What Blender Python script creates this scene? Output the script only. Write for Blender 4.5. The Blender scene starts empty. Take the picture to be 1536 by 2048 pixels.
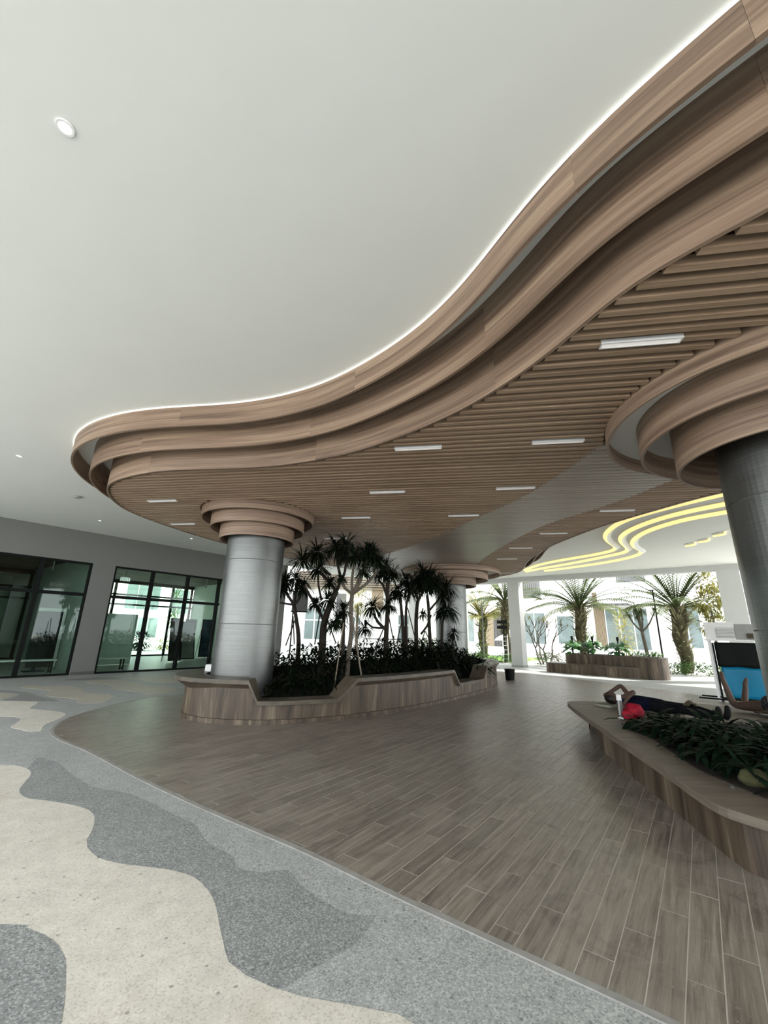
import bpy, math, random
from mathutils import Vector, Matrix
R = math.radians
sc = bpy.context.scene
C = sc.collection
random.seed(7)

# ------------------------------------------------------------------ camera
cd = bpy.data.cameras.new('camera'); cam = bpy.data.objects.new('camera', cd); C.objects.link(cam)
cd.sensor_fit = 'VERTICAL'; cd.sensor_height = 36.0; cd.lens = 36.0 * 830.0 / 2048.0
cd.clip_start = 0.05; cd.clip_end = 400
p_, r_ = R(16.28), R(1.41)
F = Vector((0, math.cos(p_), math.sin(p_))); U0 = Vector((0, -math.sin(p_), math.cos(p_))); R0 = Vector((1, 0, 0))
rt = R0 * math.cos(r_) + U0 * math.sin(r_); up = -R0 * math.sin(r_) + U0 * math.cos(r_)
m3 = Matrix((rt, up, -F)).transposed()
cam.matrix_world = Matrix.Translation((0, 0, 1.6)) @ m3.to_4x4()
sc.camera = cam
sc.view_settings.view_transform = 'Standard'
try: sc.view_settings.look = 'None'
except Exception: pass
sc.view_settings.gamma = 1.0
sc.view_settings.use_curve_mapping = False
sc.view_settings.exposure = 2.1
# ------------------------------------------------------------------ sky and sun
w = bpy.data.worlds.new('sky'); sc.world = w; w.use_nodes = True
bgn = w.node_tree.nodes['Background']; bgn.inputs[0].default_value = (0.93, 0.97, 1.0, 1); bgn.inputs[1].default_value = 1.0
AZ = R(39)
UX, UY = math.sin(AZ), math.cos(AZ)          # u runs along the shop wall, away from the camera
VX, VY = math.cos(AZ), -math.sin(AZ)         # v runs to the right, square to the wall
def W(u, v, z=0.0): return (UX*u + VX*v, UY*u + VY*v, z)
sd = bpy.data.lights.new('sun', 'SUN'); sd.energy = 3.6; sd.angle = R(3); sd.color = (1, 0.96, 0.88)
sun = bpy.data.objects.new('sun', sd); C.objects.link(sun)
sun_from = Vector(W(0.75, 0.66, 0)).normalized() * math.cos(R(41)) + Vector((0, 0, math.sin(R(41))))
sun.rotation_euler = sun_from.to_track_quat('Z', 'Y').to_euler(); sun.location = (20, 20, 30)

# ------------------------------------------------------------------ helpers
def tag(o, label=None, cat=None, group=None, kind=None):
    if label: o['label'] = label
    if cat: o['category'] = cat
    if group: o['group'] = group
    if kind: o['kind'] = kind
    return o
def thing(name, label, cat, loc=(0, 0, 0), rz=0.0, group=None, kind=None):
    o = bpy.data.objects.new(name, None); C.objects.link(o); o.empty_display_size = 0.2
    o.location = loc; o.rotation_euler = (0, 0, rz)
    return tag(o, label, cat, group, kind)
class MB:
    def __init__(s): s.v = []; s.f = []; s.uv = []
    def add(s, vs, fs, uvs=None):
        b = len(s.v); s.v += [tuple(x) for x in vs]
        for i, f in enumerate(fs):
            s.f.append([b + k for k in f])
            s.uv.append(uvs[i] if uvs else None)
    def quad(s, a, b, c, d, uv=None): s.add([a, b, c, d], [(0, 1, 2, 3)], [uv] if uv else None)
    def frame_box(s, o, ex, ey, ez, x, y, z):
        "box in a local frame: origin o, unit axes, ranges"
        P = [tuple(o[i] + ex[i]*a + ey[i]*b + ez[i]*c for i in range(3)) for c in z for b in y for a in x]
        F_ = [(0, 2, 3, 1), (4, 5, 7, 6), (0, 1, 5, 4), (2, 6, 7, 3), (0, 4, 6, 2), (1, 3, 7, 5)]
        lx, ly, lz = x[1]-x[0], y[1]-y[0], z[1]-z[0]
        k = random.random()*20
        a = [(k, k), (k, k+ly), (k+lx, k+ly), (k+lx, k)]; b = [(k, k), (k+lx, k), (k+lx, k+ly), (k, k+ly)]
        c = [(k, k), (k+lx, k), (k+lx, k+lz), (k, k+lz)]; d = [(k, k), (k, k+lz), (k+lx, k+lz), (k+lx, k)]
        e = [(k, k), (k, k+lz), (k+ly, k+lz), (k+ly, k)]; g = [(k, k), (k+ly, k), (k+ly, k+lz), (k, k+lz)]
        s.add(P, F_, [a, b, c, d, e, g]); return s
    def box(s, x0, x1, y0, y1, z0, z1): return s.frame_box((0, 0, 0), (1, 0, 0), (0, 1, 0), (0, 0, 1), (x0, x1), (y0, y1), (z0, z1))
    def ubox(s, u0, u1, v0, v1, z0, z1): return s.frame_box((0, 0, 0), (UX, UY, 0), (VX, VY, 0), (0, 0, 1), (u0, u1), (-v1, -v0), (z0, z1)) if False else s.frame_box((0, 0, 0), (VX, VY, 0), (UX, UY, 0), (0, 0, 1), (v0, v1), (u0, u1), (z0, z1))
    def prism(s, poly, z0, z1):
        a = sum(poly[i][0]*poly[(i+1) % len(poly)][1] - poly[(i+1) % len(poly)][0]*poly[i][1] for i in range(len(poly)))
        if a < 0: poly = poly[::-1]
        n = len(poly)
        vs = [(x, y, z0) for x, y in poly] + [(x, y, z1) for x, y in poly]
        fs = [tuple(range(n, 2*n)), tuple(range(n-1, -1, -1))] + [(i, (i+1) % n, n + (i+1) % n, n + i) for i in range(n)]
        uvs = [[(x, y) for x, y in poly], [(x, y) for x, y in poly[::-1]]]
        t = 0
        for i in range(n):
            d = math.hypot(poly[i][0]-poly[(i+1) % n][0], poly[i][1]-poly[(i+1) % n][1])
            uvs.append([(t, z0), (t+d, z0), (t+d, z1), (t, z1)]); t += d
        s.add(vs, fs, uvs); return s
    def tube(s, pts, rad, n=8, cap=True):
        pts = [Vector(p) for p in pts]
        if not isinstance(rad, (list, tuple)): rad = [rad]*len(pts)
        vs = []; prev = None
        for i, p in enumerate(pts):
            t = (pts[min(i+1, len(pts)-1)] - pts[max(i-1, 0)]).normalized()
            a = (prev - t*prev.dot(t)) if prev is not None else t.orthogonal()
            if a.length < 1e-6: a = t.orthogonal()
            a.normalize(); prev = a; b = t.cross(a)
            for k in range(n):
                q = 2*math.pi*k/n; vs.append(tuple(p + (a*math.cos(q) + b*math.sin(q))*rad[i]))
        fs = []; uvs = []; L = 0
        for i in range(len(pts)-1):
            d = (pts[i+1]-pts[i]).length
            for k in range(n):
                fs.append((i*n+k, i*n+(k+1) % n, (i+1)*n+(k+1) % n, (i+1)*n+k))
                uvs.append([(L, k/n*.3), (L, (k+1)/n*.3), (L+d, (k+1)/n*.3), (L+d, k/n*.3)])
            L += d
        if cap:
            fs.append(tuple(range(n-1, -1, -1))); uvs.append([(0, 0)]*n)
            fs.append(tuple(range((len(pts)-1)*n, len(pts)*n))); uvs.append([(0, 0)]*n)
        s.add(vs, fs, uvs); return s
    def lathe(s, prof, n=24, c=(0, 0), a0=0, a1=2*math.pi, closed=True):
        vs = []; m = len(prof); k = n if closed else n+1
        for i in range(k):
            q = a0 + (a1-a0)*i/n
            for r, z in prof: vs.append((c[0]+r*math.cos(q), c[1]+r*math.sin(q), z))
        fs = []; uvs = []
        rr = max(r for r, z in prof)
        for i in range(n):
            j = (i+1) % n if closed else i+1
            L = 0
            for h in range(m-1):
                d = math.hypot(prof[h+1][0]-prof[h][0], prof[h+1][1]-prof[h][1])
                s0 = rr*(a1-a0)*i/n; s1 = rr*(a1-a0)*(i+1)/n
                fs.append((i*m+h, j*m+h, j*m+h+1, i*m+h+1)); uvs.append([(s0, L), (s1, L), (s1, L+d), (s0, L+d)]); L += d
        s.add(vs, fs, uvs); return s
    def build(s, name, mt, parent=None, smooth=False, loc=None, world=False):
        me = bpy.data.meshes.new(name); me.from_pydata(s.v, [], s.f)
        if any(s.uv):
            ul = me.uv_layers.new(name='UVMap'); i = 0
            data = []
            for f, u in zip(s.f, s.uv):
                for k in range(len(f)): data += list(u[k]) if u else [0.0, 0.0]
            ul.data.foreach_set('uv', data)
        if smooth: me.polygons.foreach_set('use_smooth', [True]*len(me.polygons))
        me.materials.append(mt); me.update()
        o = bpy.data.objects.new(name, me); C.objects.link(o)
        if parent is not None:
            o.parent = parent
            if world: o.matrix_parent_inverse = PM(parent).inverted()
        if loc: o.location = loc
        return o
def PM(p):
    m = Matrix.Translation(p.location) @ p.rotation_euler.to_matrix().to_4x4()
    return (PM(p.parent) @ p.matrix_parent_inverse @ m) if p.parent else m
def area_clean(o): return o
def crom(pts, step=0.12, closed=False):
    n = len(pts); out = []
    rng = range(n if closed else n-1)
    for i in rng:
        g = (lambda k: pts[k % n]) if closed else (lambda k: pts[max(0, min(n-1, k))])
        p0, p1, p2, p3 = g(i-1), g(i), g(i+1), g(i+2)
        d = math.dist(p1, p2); m = max(1, int(d/step))
        for j in range(m):
            t = j/m
            out.append(tuple(0.5*((2*b) + (-a+c)*t + (2*a-5*b+4*c-e)*t*t + (-a+3*b-3*c+e)*t**3) for a, b, c, e in zip(p0, p1, p2, p3)))
    if not closed: out.append(tuple(pts[-1]))
    return out
def resample(pts, step, closed=False):
    P = list(pts) + ([pts[0]] if closed else [])
    L = [0]
    for i in range(1, len(P)): L.append(L[-1] + math.dist(P[i-1], P[i]))
    n = max(2, int(L[-1]/step)); out = []; j = 0
    for i in range(n + (0 if closed else 1)):
        t = L[-1]*i/n
        while j < len(L)-2 and L[j+1] < t: j += 1
        k = (t-L[j])/max(1e-9, L[j+1]-L[j]); out.append(tuple(a+(b-a)*k for a, b in zip(P[j], P[j+1])))
    return out
def smooth(pts, it, closed=True):
    for _ in range(it):
        n = len(pts)
        pts = [tuple((pts[(i-1) % n][k]+2*pts[i][k]+pts[(i+1) % n][k])/4 for k in range(2)) if closed or 0 < i < n-1 else pts[i] for i in range(n)]
    return pts
def normals(pts, closed=True):
    n = len(pts); out = []
    for i in range(n):
        a = pts[(i-1) % n] if closed else pts[max(0, i-1)]; b = pts[(i+1) % n] if closed else pts[min(n-1, i+1)]
        dx, dy = b[0]-a[0], b[1]-a[1]; l = math.hypot(dx, dy) or 1
        out.append((dy/l, -dx/l))
    return out
def orient(pts):
    a = sum(pts[i][0]*pts[(i+1) % len(pts)][1] - pts[(i+1) % len(pts)][0]*pts[i][1] for i in range(len(pts)))
    return pts if a > 0 else pts[::-1]
def offset(pts, d, closed=True):      # outwards for a counter-clockwise outline
    nn = normals(pts, closed); return [(p[0]+n[0]*d, p[1]+n[1]*d) for p, n in zip(pts, nn)]
def inside(p, poly):
    x, y = p; c = False; n = len(poly); j = n-1
    for i in range(n):
        xi, yi = poly[i]; xj, yj = poly[j]
        if (yi > y) != (yj > y) and x < (xj-xi)*(y-yi)/(yj-yi)+xi: c = not c
        j = i
    return c
def clip_convex(sub, clip):
    out = sub
    n = len(clip)
    for i in range(n):
        a, b = clip[i], clip[(i+1) % n]; inp = out; out = []
        f = lambda p: (b[0]-a[0])*(p[1]-a[1])-(b[1]-a[1])*(p[0]-a[0])
        for k in range(len(inp)):
            p, q = inp[k-1], inp[k]; fp, fq = f(p), f(q)
            if (fp >= 0) != (fq >= 0):
                t = fp/(fp-fq); out.append((p[0]+(q[0]-p[0])*t, p[1]+(q[1]-p[1])*t))
            if fq >= 0: out.append(q)
        if len(out) < 3: return []
    return out

# ------------------------------------------------------------------ materials
def nmat(name):
    m = bpy.data.materials.new(name); m.use_nodes = True
    nt = m.node_tree; b = nt.nodes['Principled BSDF']
    return m, nt, b
def nd(nt, typ, **kw):
    n = nt.nodes.new(typ)
    for k, v in kw.items():
        if isinstance(k, str) and hasattr(n, k): setattr(n, k, v)
    return n
def ramp(nt, stops, fac):
    r = nt.nodes.new('ShaderNodeValToRGB'); el = r.color_ramp.elements
    while len(el) < len(stops): el.new(0.5)
    for e, (p, c) in zip(el, stops): e.position = p; e.color = (*c, 1)
    nt.links.new(fac, r.inputs[0]); return r.outputs[0]
def mix(nt, a, b, fac, typ='MIX'):
    n = nt.nodes.new('ShaderNodeMix'); n.data_type = 'RGBA'; n.blend_type = typ
    for s_, v in ((6, a), (7, b), (0, fac)):
        if isinstance(v, (int, float)): n.inputs[s_].default_value = v
        elif isinstance(v, tuple): n.inputs[s_].default_value = (*v, 1)
        else: nt.links.new(v, n.inputs[s_])
    return n.outputs[2]
def noise(nt, vec, scale, detail=4, rough=.55, dist=0.0):
    n = nt.nodes.new('ShaderNodeTexNoise'); n.inputs['Scale'].default_value = scale; n.inputs['Detail'].default_value = detail
    n.inputs['Roughness'].default_value = rough; n.inputs['Distortion'].default_value = dist
    if vec is not None: nt.links.new(vec, n.inputs['Vector'])
    return n.outputs[0]
def mapping(nt, src, scale, off=None):
    m = nt.nodes.new('ShaderNodeMapping'); m.inputs['Scale'].default_value = scale
    nt.links.new(src, m.inputs['Vector'])
    if off is not None: nt.links.new(off, m.inputs['Location'])
    return m.outputs[0]
def bump(nt, b, h, st, d=0.01):
    n = nt.nodes.new('ShaderNodeBump'); n.inputs['Strength'].default_value = st; n.inputs['Distance'].default_value = d
    nt.links.new(h, n.inputs['Height']); nt.links.new(n.outputs[0], b.inputs['Normal'])
def grid(mb, nx, ny, f):
    b = len(mb.v)
    for j in range(ny+1):
        for i in range(nx+1): mb.v.append(tuple(f(i, j)))
    for j in range(ny):
        for i in range(nx): mb.f.append([b+j*(nx+1)+i, b+j*(nx+1)+i+1, b+(j+1)*(nx+1)+i+1, b+(j+1)*(nx+1)+i]); mb.uv.append(None)
    return mb
def plain(name, col, rough=.6, metal=0.0, var=.06, scale=6.0, spec=.3):
    m, nt, b = nmat(name)
    tc = nd(nt, 'ShaderNodeTexCoord')
    f = noise(nt, tc.outputs['Object'], scale, 5)
    c0 = tuple(x*(1-var) for x in col); c1 = tuple(min(1, x*(1+var)) for x in col)
    nt.links.new(ramp(nt, [(.3, c0), (.7, c1)], f), b.inputs['Base Color'])
    b.inputs['Roughness'].default_value = rough; b.inputs['Metallic'].default_value = metal
    b.inputs['Specular IOR Level'].default_value = spec
    return m
def wood(name, cols, along=.5, across=14.0, rough=.5, rnd=.35, dirt=None, tone=.25, dirt2=False):
    m, nt, b = nmat(name)
    tc = nd(nt, 'ShaderNodeTexCoord'); oi = nd(nt, 'ShaderNodeObjectInfo')
    mul = nd(nt, 'ShaderNodeMath'); mul.operation = 'MULTIPLY'; mul.inputs[1].default_value = 37.0
    nt.links.new(oi.outputs['Random'], mul.inputs[0])
    cb = nd(nt, 'ShaderNodeCombineXYZ'); nt.links.new(mul.outputs[0], cb.inputs[0]); nt.links.new(mul.outputs[0], cb.inputs[1])
    v = mapping(nt, tc.outputs['UV'], (along, across, 1), cb.outputs[0])
    f1 = noise(nt, v, 1.0, 6, .6, .6)
    v2 = mapping(nt, tc.outputs['UV'], (along*4, across*5, 1), cb.outputs[0])
    f2 = noise(nt, v2, 1.0, 3, .6)
    fm = nd(nt, 'ShaderNodeMath'); fm.operation = 'MULTIPLY_ADD'; fm.inputs[1].default_value = .3
    nt.links.new(f2, fm.inputs[0]); 
    fs = nd(nt, 'ShaderNodeMath'); fs.operation = 'MULTIPLY_ADD'; fs.inputs[1].default_value = .9; fs.inputs[2].default_value = -.08
    nt.links.new(f1, fs.inputs[0]); nt.links.new(fs.outputs[0], fm.inputs[2])
    n = len(cols)
    c = ramp(nt, [(.33+.36*i/(n-1), k) for i, k in enumerate(cols)], fm.outputs[0])
    mr = nd(nt, 'ShaderNodeMapRange'); mr.inputs[3].default_value = 1-rnd/2; mr.inputs[4].default_value = 1+rnd/2
    nt.links.new(oi.outputs['Random'], mr.inputs[0])
    cc = nd(nt, 'ShaderNodeCombineXYZ')
    for i in range(3): nt.links.new(mr.outputs[0], cc.inputs[i])
    c = mix(nt, c, cc.outputs[0], 1.0, 'MULTIPLY')
    if dirt:
        g = noise(nt, tc.outputs['Object'], dirt[1], 6, .65)
        fac = nd(nt, 'ShaderNodeMapRange'); fac.inputs[1].default_value = .48; fac.inputs[2].default_value = .72; fac.inputs[4].default_value = dirt[2]
        nt.links.new(g, fac.inputs[0])
        c = mix(nt, c, dirt[0], fac.outputs[0])
    if dirt2:       # dark scuffs and pale scratches trodden into the tiles
        g2 = noise(nt, tc.outputs['Object'], 2.6, 8, .72, 1.2)
        k2 = nd(nt, 'ShaderNodeMapRange'); k2.inputs[1].default_value = .52; k2.inputs[2].default_value = .70; k2.inputs[4].default_value = .6; nt.links.new(g2, k2.inputs[0])
        c = mix(nt, c, (.075, .066, .056), k2.outputs[0])
        g3 = noise(nt, tc.outputs['Object'], 9, 6, .75, 2.5)
        k3 = nd(nt, 'ShaderNodeMapRange'); k3.inputs[1].default_value = .60; k3.inputs[2].default_value = .68; k3.inputs[4].default_value = .5; nt.links.new(g3, k3.inputs[0])
        c = mix(nt, c, (.38, .35, .31), k3.outputs[0])
    nt.links.new(c, b.inputs['Base Color']); b.inputs['Roughness'].default_value = rough
    bump(nt, b, f2, .12, .004)
    return m
def terrazzo(name, base, chip, dark, rough=.55, chipamt=.5, sc_=120, stain=None):
    m, nt, b = nmat(name)
    tc = nd(nt, 'ShaderNodeTexCoord'); vo = nd(nt, 'ShaderNodeTexVoronoi'); vo.inputs['Scale'].default_value = sc_
    nt.links.new(tc.outputs['Object'], vo.inputs['Vector'])
    sep = nd(nt, 'ShaderNodeSeparateColor'); nt.links.new(vo.outputs['Color'], sep.inputs[0])
    big = noise(nt, tc.outputs['Object'], .9, 6, .6, .4); mid = noise(nt, tc.outputs['Object'], 7, 5, .65)
    c = ramp(nt, [(.25, tuple(x*.80 for x in base)), (.5, base), (.75, tuple(min(1, x*1.17) for x in base))], big)
    c = mix(nt, c, ramp(nt, [(.3, (.82, .82, .82)), (.7, (1.12, 1.12, 1.12))], mid), 1.0, 'MULTIPLY')
    c1 = ramp(nt, [(0, dark), (.12, dark), (.2, base), (1-chipamt*.55, base), (1-chipamt*.5, chip), (1, chip)], sep.outputs[0])
    c = mix(nt, c, c1, .42)
    # rare dark pits
    v2 = nd(nt, 'ShaderNodeTexVoronoi'); v2.inputs['Scale'].default_value = 17; nt.links.new(tc.outputs['Object'], v2.inputs['Vector'])
    s2 = nd(nt, 'ShaderNodeSeparateColor'); nt.links.new(v2.outputs['Color'], s2.inputs[0])
    near = nd(nt, 'ShaderNodeMath'); near.operation = 'LESS_THAN'; near.inputs[1].default_value = .16; nt.links.new(v2.outputs['Distance'], near.inputs[0])
    rare = nd(nt, 'ShaderNodeMath'); rare.operation = 'LESS_THAN'; rare.inputs[1].default_value = .22; nt.links.new(s2.outputs[0], rare.inputs[0])
    both = nd(nt, 'ShaderNodeMath'); both.operation = 'MULTIPLY'; nt.links.new(near.outputs[0], both.inputs[0]); nt.links.new(rare.outputs[0], both.inputs[1])
    hf = nd(nt, 'ShaderNodeMath'); hf.operation = 'MULTIPLY'; hf.inputs[1].default_value = .85; nt.links.new(both.outputs[0], hf.inputs[0])
    c = mix(nt, c, tuple(x*.45 for x in base), hf.outputs[0])
    if stain:
        sn = noise(nt, tc.outputs['Object'], 1.7, 7, .7, .8)
        sf = nd(nt, 'ShaderNodeMapRange'); sf.inputs[1].default_value = .55; sf.inputs[2].default_value = .75; sf.inputs[4].default_value = .38
        nt.links.new(sn, sf.inputs[0]); c = mix(nt, c, stain, sf.outputs[0])
    nt.links.new(c, b.inputs['Base Color']); b.inputs['Roughness'].default_value = rough
    bump(nt, b, sep.outputs[0], .12, .002)
    return m
def emit(name, col, st):
    m, nt, b = nmat(name); b.inputs['Base Color'].default_value = (*col, 1)
    b.inputs['Emission Color'].default_value = (*col, 1); b.inputs['Emission Strength'].default_value = st
    return m
def glass(name, tint, refl=.12):
    m, nt, b = nmat(name)
    out = nt.nodes['Material Output']; nt.nodes.remove(b)
    t = nd(nt, 'ShaderNodeBsdfTransparent'); t.inputs[0].default_value = (*tint, 1)
    g = nd(nt, 'ShaderNodeBsdfGlossy'); g.inputs['Roughness'].default_value = .02; g.inputs[0].default_value = (.9, .95, .93, 1)
    lw = nd(nt, 'ShaderNodeLayerWeight'); lw.inputs[0].default_value = .25
    mr = nd(nt, 'ShaderNodeMapRange'); mr.inputs[3].default_value = refl*.5; mr.inputs[4].default_value = min(1, refl*5); nt.links.new(lw.outputs['Fresnel'], mr.inputs[0])
    mx = nd(nt, 'ShaderNodeMixShader'); nt.links.new(mr.outputs[0], mx.inputs[0]); nt.links.new(t.outputs[0], mx.inputs[1]); nt.links.new(g.outputs[0], mx.inputs[2])
    nt.links.new(mx.outputs[0], out.inputs[0]); return m
def leafm(name, c0, c1, rough=.45, trans=.25, spec=.35):
    m, nt, b = nmat(name); b.inputs['Specular IOR Level'].default_value = spec
    tc = nd(nt, 'ShaderNodeTexCoord'); f = noise(nt, tc.outputs['Object'], 2.5, 3)
    c = ramp(nt, [(.35, c0), (.65, c1)], f); nt.links.new(c, b.inputs['Base Color']); b.inputs['Roughness'].default_value = rough
    if trans > 0:
        out = nt.nodes['Material Output']
        tr = nd(nt, 'ShaderNodeBsdfTranslucent'); nt.links.new(c, tr.inputs[0])
        mx = nd(nt, 'ShaderNodeMixShader'); mx.inputs[0].default_value = trans
        nt.links.new(b.outputs[0], mx.inputs[1]); nt.links.new(tr.outputs[0], mx.inputs[2]); nt.links.new(mx.outputs[0], out.inputs[0])
    return m
def brushed(name):
    m, nt, b = nmat(name)
    tc = nd(nt, 'ShaderNodeTexCoord')
    f = noise(nt, mapping(nt, tc.outputs['UV'], (1.2, 160, 1)), 1.0, 4); g = noise(nt, tc.outputs['Object'], 1.6, 4)
    c = ramp(nt, [(.3, (.135, .141, .139)), (.7, (.21, .217, .213))], f)
    c = mix(nt, c, ramp(nt, [(.3, (.82, .82, .80)), (.7, (1.05, 1.05, 1.04))], g), 1.0, 'MULTIPLY')
    nt.links.new(c, b.inputs['Base Color']); b.inputs['Metallic'].default_value = .92
    nt.links.new(ramp(nt, [(.3, (.32,)*3), (.7, (.42,)*3)], g), b.inputs['Roughness'])
    b.inputs['Anisotropic'].default_value = .45
    return m

M = {}
M['plaster'] = plain('white_plaster', (.74, .75, .715), .85, var=.012, scale=1.5, spec=.2)
M['wall'] = plain('grey_wall_paint', (.175, .18, .17), .8, var=.02, scale=1.2, spec=.2)
M['white'] = plain('white_paint', (.80, .80, .79), .7, var=.02)
M['pillar'] = plain('pale_pillar_paint', (.50, .505, .495), .75, var=.02)
M['ext_white'] = plain('exterior_white_render', (.82, .82, .80), .8, var=.02, scale=1)
M['ext_grey'] = plain('exterior_grey_render', (.14, .14, .138), .8, var=.05)
M['beige'] = plain('exterior_beige_cladding', (.26, .205, .14), .7, var=.08)
M['wood_band'] = wood('canopy_ribbon_wood', [(.105, .066, .045), (.225, .152, .106), (.345, .25, .176)], .30, 11, .45, .22)
M['wood_slat'] = wood('slat_wood', [(.19, .125, .08), (.275, .19, .125), (.36, .255, .175)], .5, 30, .5, .18)
M['wood_mid'] = wood('pale_slat_wood', [(.20, .165, .13), (.27, .225, .18), (.33, .28, .23)], .5, 30, .35, .15)
M['gap_shade'] = plain('slat_gap_shade', (.03, .022, .016), .9)  # near-black colour stands in for the shaded cavity above the slats
M['veneer'] = wood('planter_veneer', [(.018, .012, .008), (.06, .041, .026), (.10, .073, .048), (.21, .165, .112)], 5.0, .35, .5, .10)
M['veneer_cap'] = wood('planter_cap_veneer', [(.045, .036, .024), (.082, .066, .046), (.13, .106, .076)], 2.0, 2.0, .4, .10)
M['bench_top'] = wood('bench_top_veneer', [(.085, .068, .05), (.13, .105, .08), (.18, .147, .115)], 1.0, 9.0, .55, .10)
M['plank'] = wood('wood_look_floor_tile', [(.105, .087, .07), (.195, .167, .138), (.28, .243, .203)], 1.6, 26, .36, .26, dirt=((.30, .27, .23), 1.3, .5), dirt2=True)
M['grout'] = plain('pale_grout', (.50, .47, .41), .9)
M['ter_grey'] = terrazzo('grey_terrazzo', (.34, .35, .34), (.62, .63, .61), (.10, .105, .105))
M['ter_dark'] = terrazzo('dark_grey_terrazzo', (.235, .245, .24), (.55, .56, .55), (.06, .065, .065))
M['ter_light'] = terrazzo('cream_terrazzo', (.60, .568, .50), (.72, .69, .62), (.34, .31, .26), chipamt=.3, stain=(.40, .345, .255))
M['ter_beige'] = terrazzo('beige_terrazzo', (.44, .41, .34), (.55, .53, .46), (.24, .22, .19), chipamt=.3)
M['ter_mid'] = terrazzo('mid_grey_terrazzo', (.24, .24, .225), (.4, .4, .38), (.12, .12, .12), chipamt=.3)
M['trim'] = plain('pale_stone_trim', (.27, .262, .245), .7, var=.15, scale=8)
M['skirting'] = plain('dark_skirting', (.10, .10, .095), .7)
M['steel'] = brushed('brushed_steel')
M['seam'] = plain('dark_seam', (.12, .12, .12), .7)
M['black'] = plain('black_aluminium', (.006, .008, .007), .6, spec=.12)
M['dark'] = plain('dark_board', (.018, .022, .022), .5, var=.4, scale=9)
M['soil'] = plain('dark_soil', (.012, .009, .006), .95, var=.4, scale=20)
M['bark'] = plain('grey_brown_bark', (.03, .024, .019), .85, var=.4, scale=25)
M['bark_pale'] = plain('pale_bark', (.11, .095, .075), .85, var=.3, scale=25)
M['stake'] = plain('pale_wooden_stake', (.17, .14, .105), .8, var=.3, scale=10)
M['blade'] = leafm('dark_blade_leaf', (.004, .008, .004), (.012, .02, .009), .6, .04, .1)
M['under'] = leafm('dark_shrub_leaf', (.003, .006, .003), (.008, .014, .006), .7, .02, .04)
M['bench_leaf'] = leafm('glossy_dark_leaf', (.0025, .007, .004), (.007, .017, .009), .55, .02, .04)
M['green'] = leafm('fresh_green_leaf', (.03, .075, .018), (.085, .16, .035), .6, .25)
M['lawn'] = leafm('sunny_lawn', (.10, .22, .03), (.16, .30, .06), .8, 0)
M['palm'] = leafm('palm_frond_leaf', (.045, .07, .018), (.11, .14, .045), .6, .25)
M['palm_stub'] = leafm('pale_palm_stub', (.16, .15, .085), (.30, .28, .17), .8, .1, .1)
M['palm_old'] = leafm('old_palm_base', (.05, .045, .026), (.11, .10, .06), .8, .05, .1)
M['yellow_leaf'] = leafm('yellow_green_leaf', (.14, .14, .03), (.26, .24, .07), .6, .3)
M['philo'] = leafm('bright_big_leaf', (.015, .07, .035), (.10, .26, .06), .35, .25)
M['cove'] = emit('warm_cove_light', (1.0, .81, .34), .225)
M['lamp'] = emit('lamp_diffuser', (1, .97, .92), .05)
M['downlight'] = emit('downlight_lens', (1, .98, .93), .9)
M['led'] = emit('white_led_tape', (1, .98, .93), .13)
M['alu'] = plain('white_aluminium', (.62, .62, .62), .4)
M['glass'] = glass('shop_glass', (.80, .88, .84), .055)
M['glass_clear'] = glass('clear_glass', (.88, .94, .91), .05)
M['ext_glass'] = plain('reflective_window_glass', (.15, .19, .19), .08, var=.25, scale=.8)
M['concrete'] = plain('dark_concrete', (.10, .095, .08), .9, var=.3, scale=1.2)
M['store_wall'] = plain('pale_green_grey_wall', (.46, .52, .47), .8, var=.05)
M['store_floor'] = plain('pale_screed', (.58, .61, .57), .4, var=.12, scale=1.5)
M['skin'] = plain('brown_skin', (.075, .046, .034), .6, var=.08)
M['navy'] = plain('navy_cotton', (.006, .008, .019), .9, var=.3, scale=14, spec=.05)
M['trouser'] = plain('black_trouser_cloth', (.007, .008, .009), .9, var=.3, scale=14, spec=.05)
M['hair'] = plain('black_hair', (.008, .006, .005), .5, var=.4, scale=30)
M['red'] = plain('red_cloth', (.30, .006, .022), .7, var=.25, scale=16)
M['chrome'] = plain('bare_metal', (.22, .225, .215), .3, .9)
M['blue'] = plain('bright_blue_sheet', (.006, .20, .36), .35, var=.12, scale=2)
M['stone'] = plain('mossy_stone', (.05, .05, .021), .9, var=.35, scale=12)
M['dryleaf'] = plain('dry_brown_leaf', (.07, .055, .035), .7, var=.3, scale=12)
M['foam'] = plain('grey_green_pad', (.24, .25, .18), .8)
M['board_grey'] = plain('grey_panel', (.32, .33, .32), .7)
M['paving'] = plain('pale_paving', (.66, .65, .62), .8, var=.06, scale=.7)
M['red_flower'] = plain('bougainvillea', (.22, .16, .14), .8, var=.3, scale=4)
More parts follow.
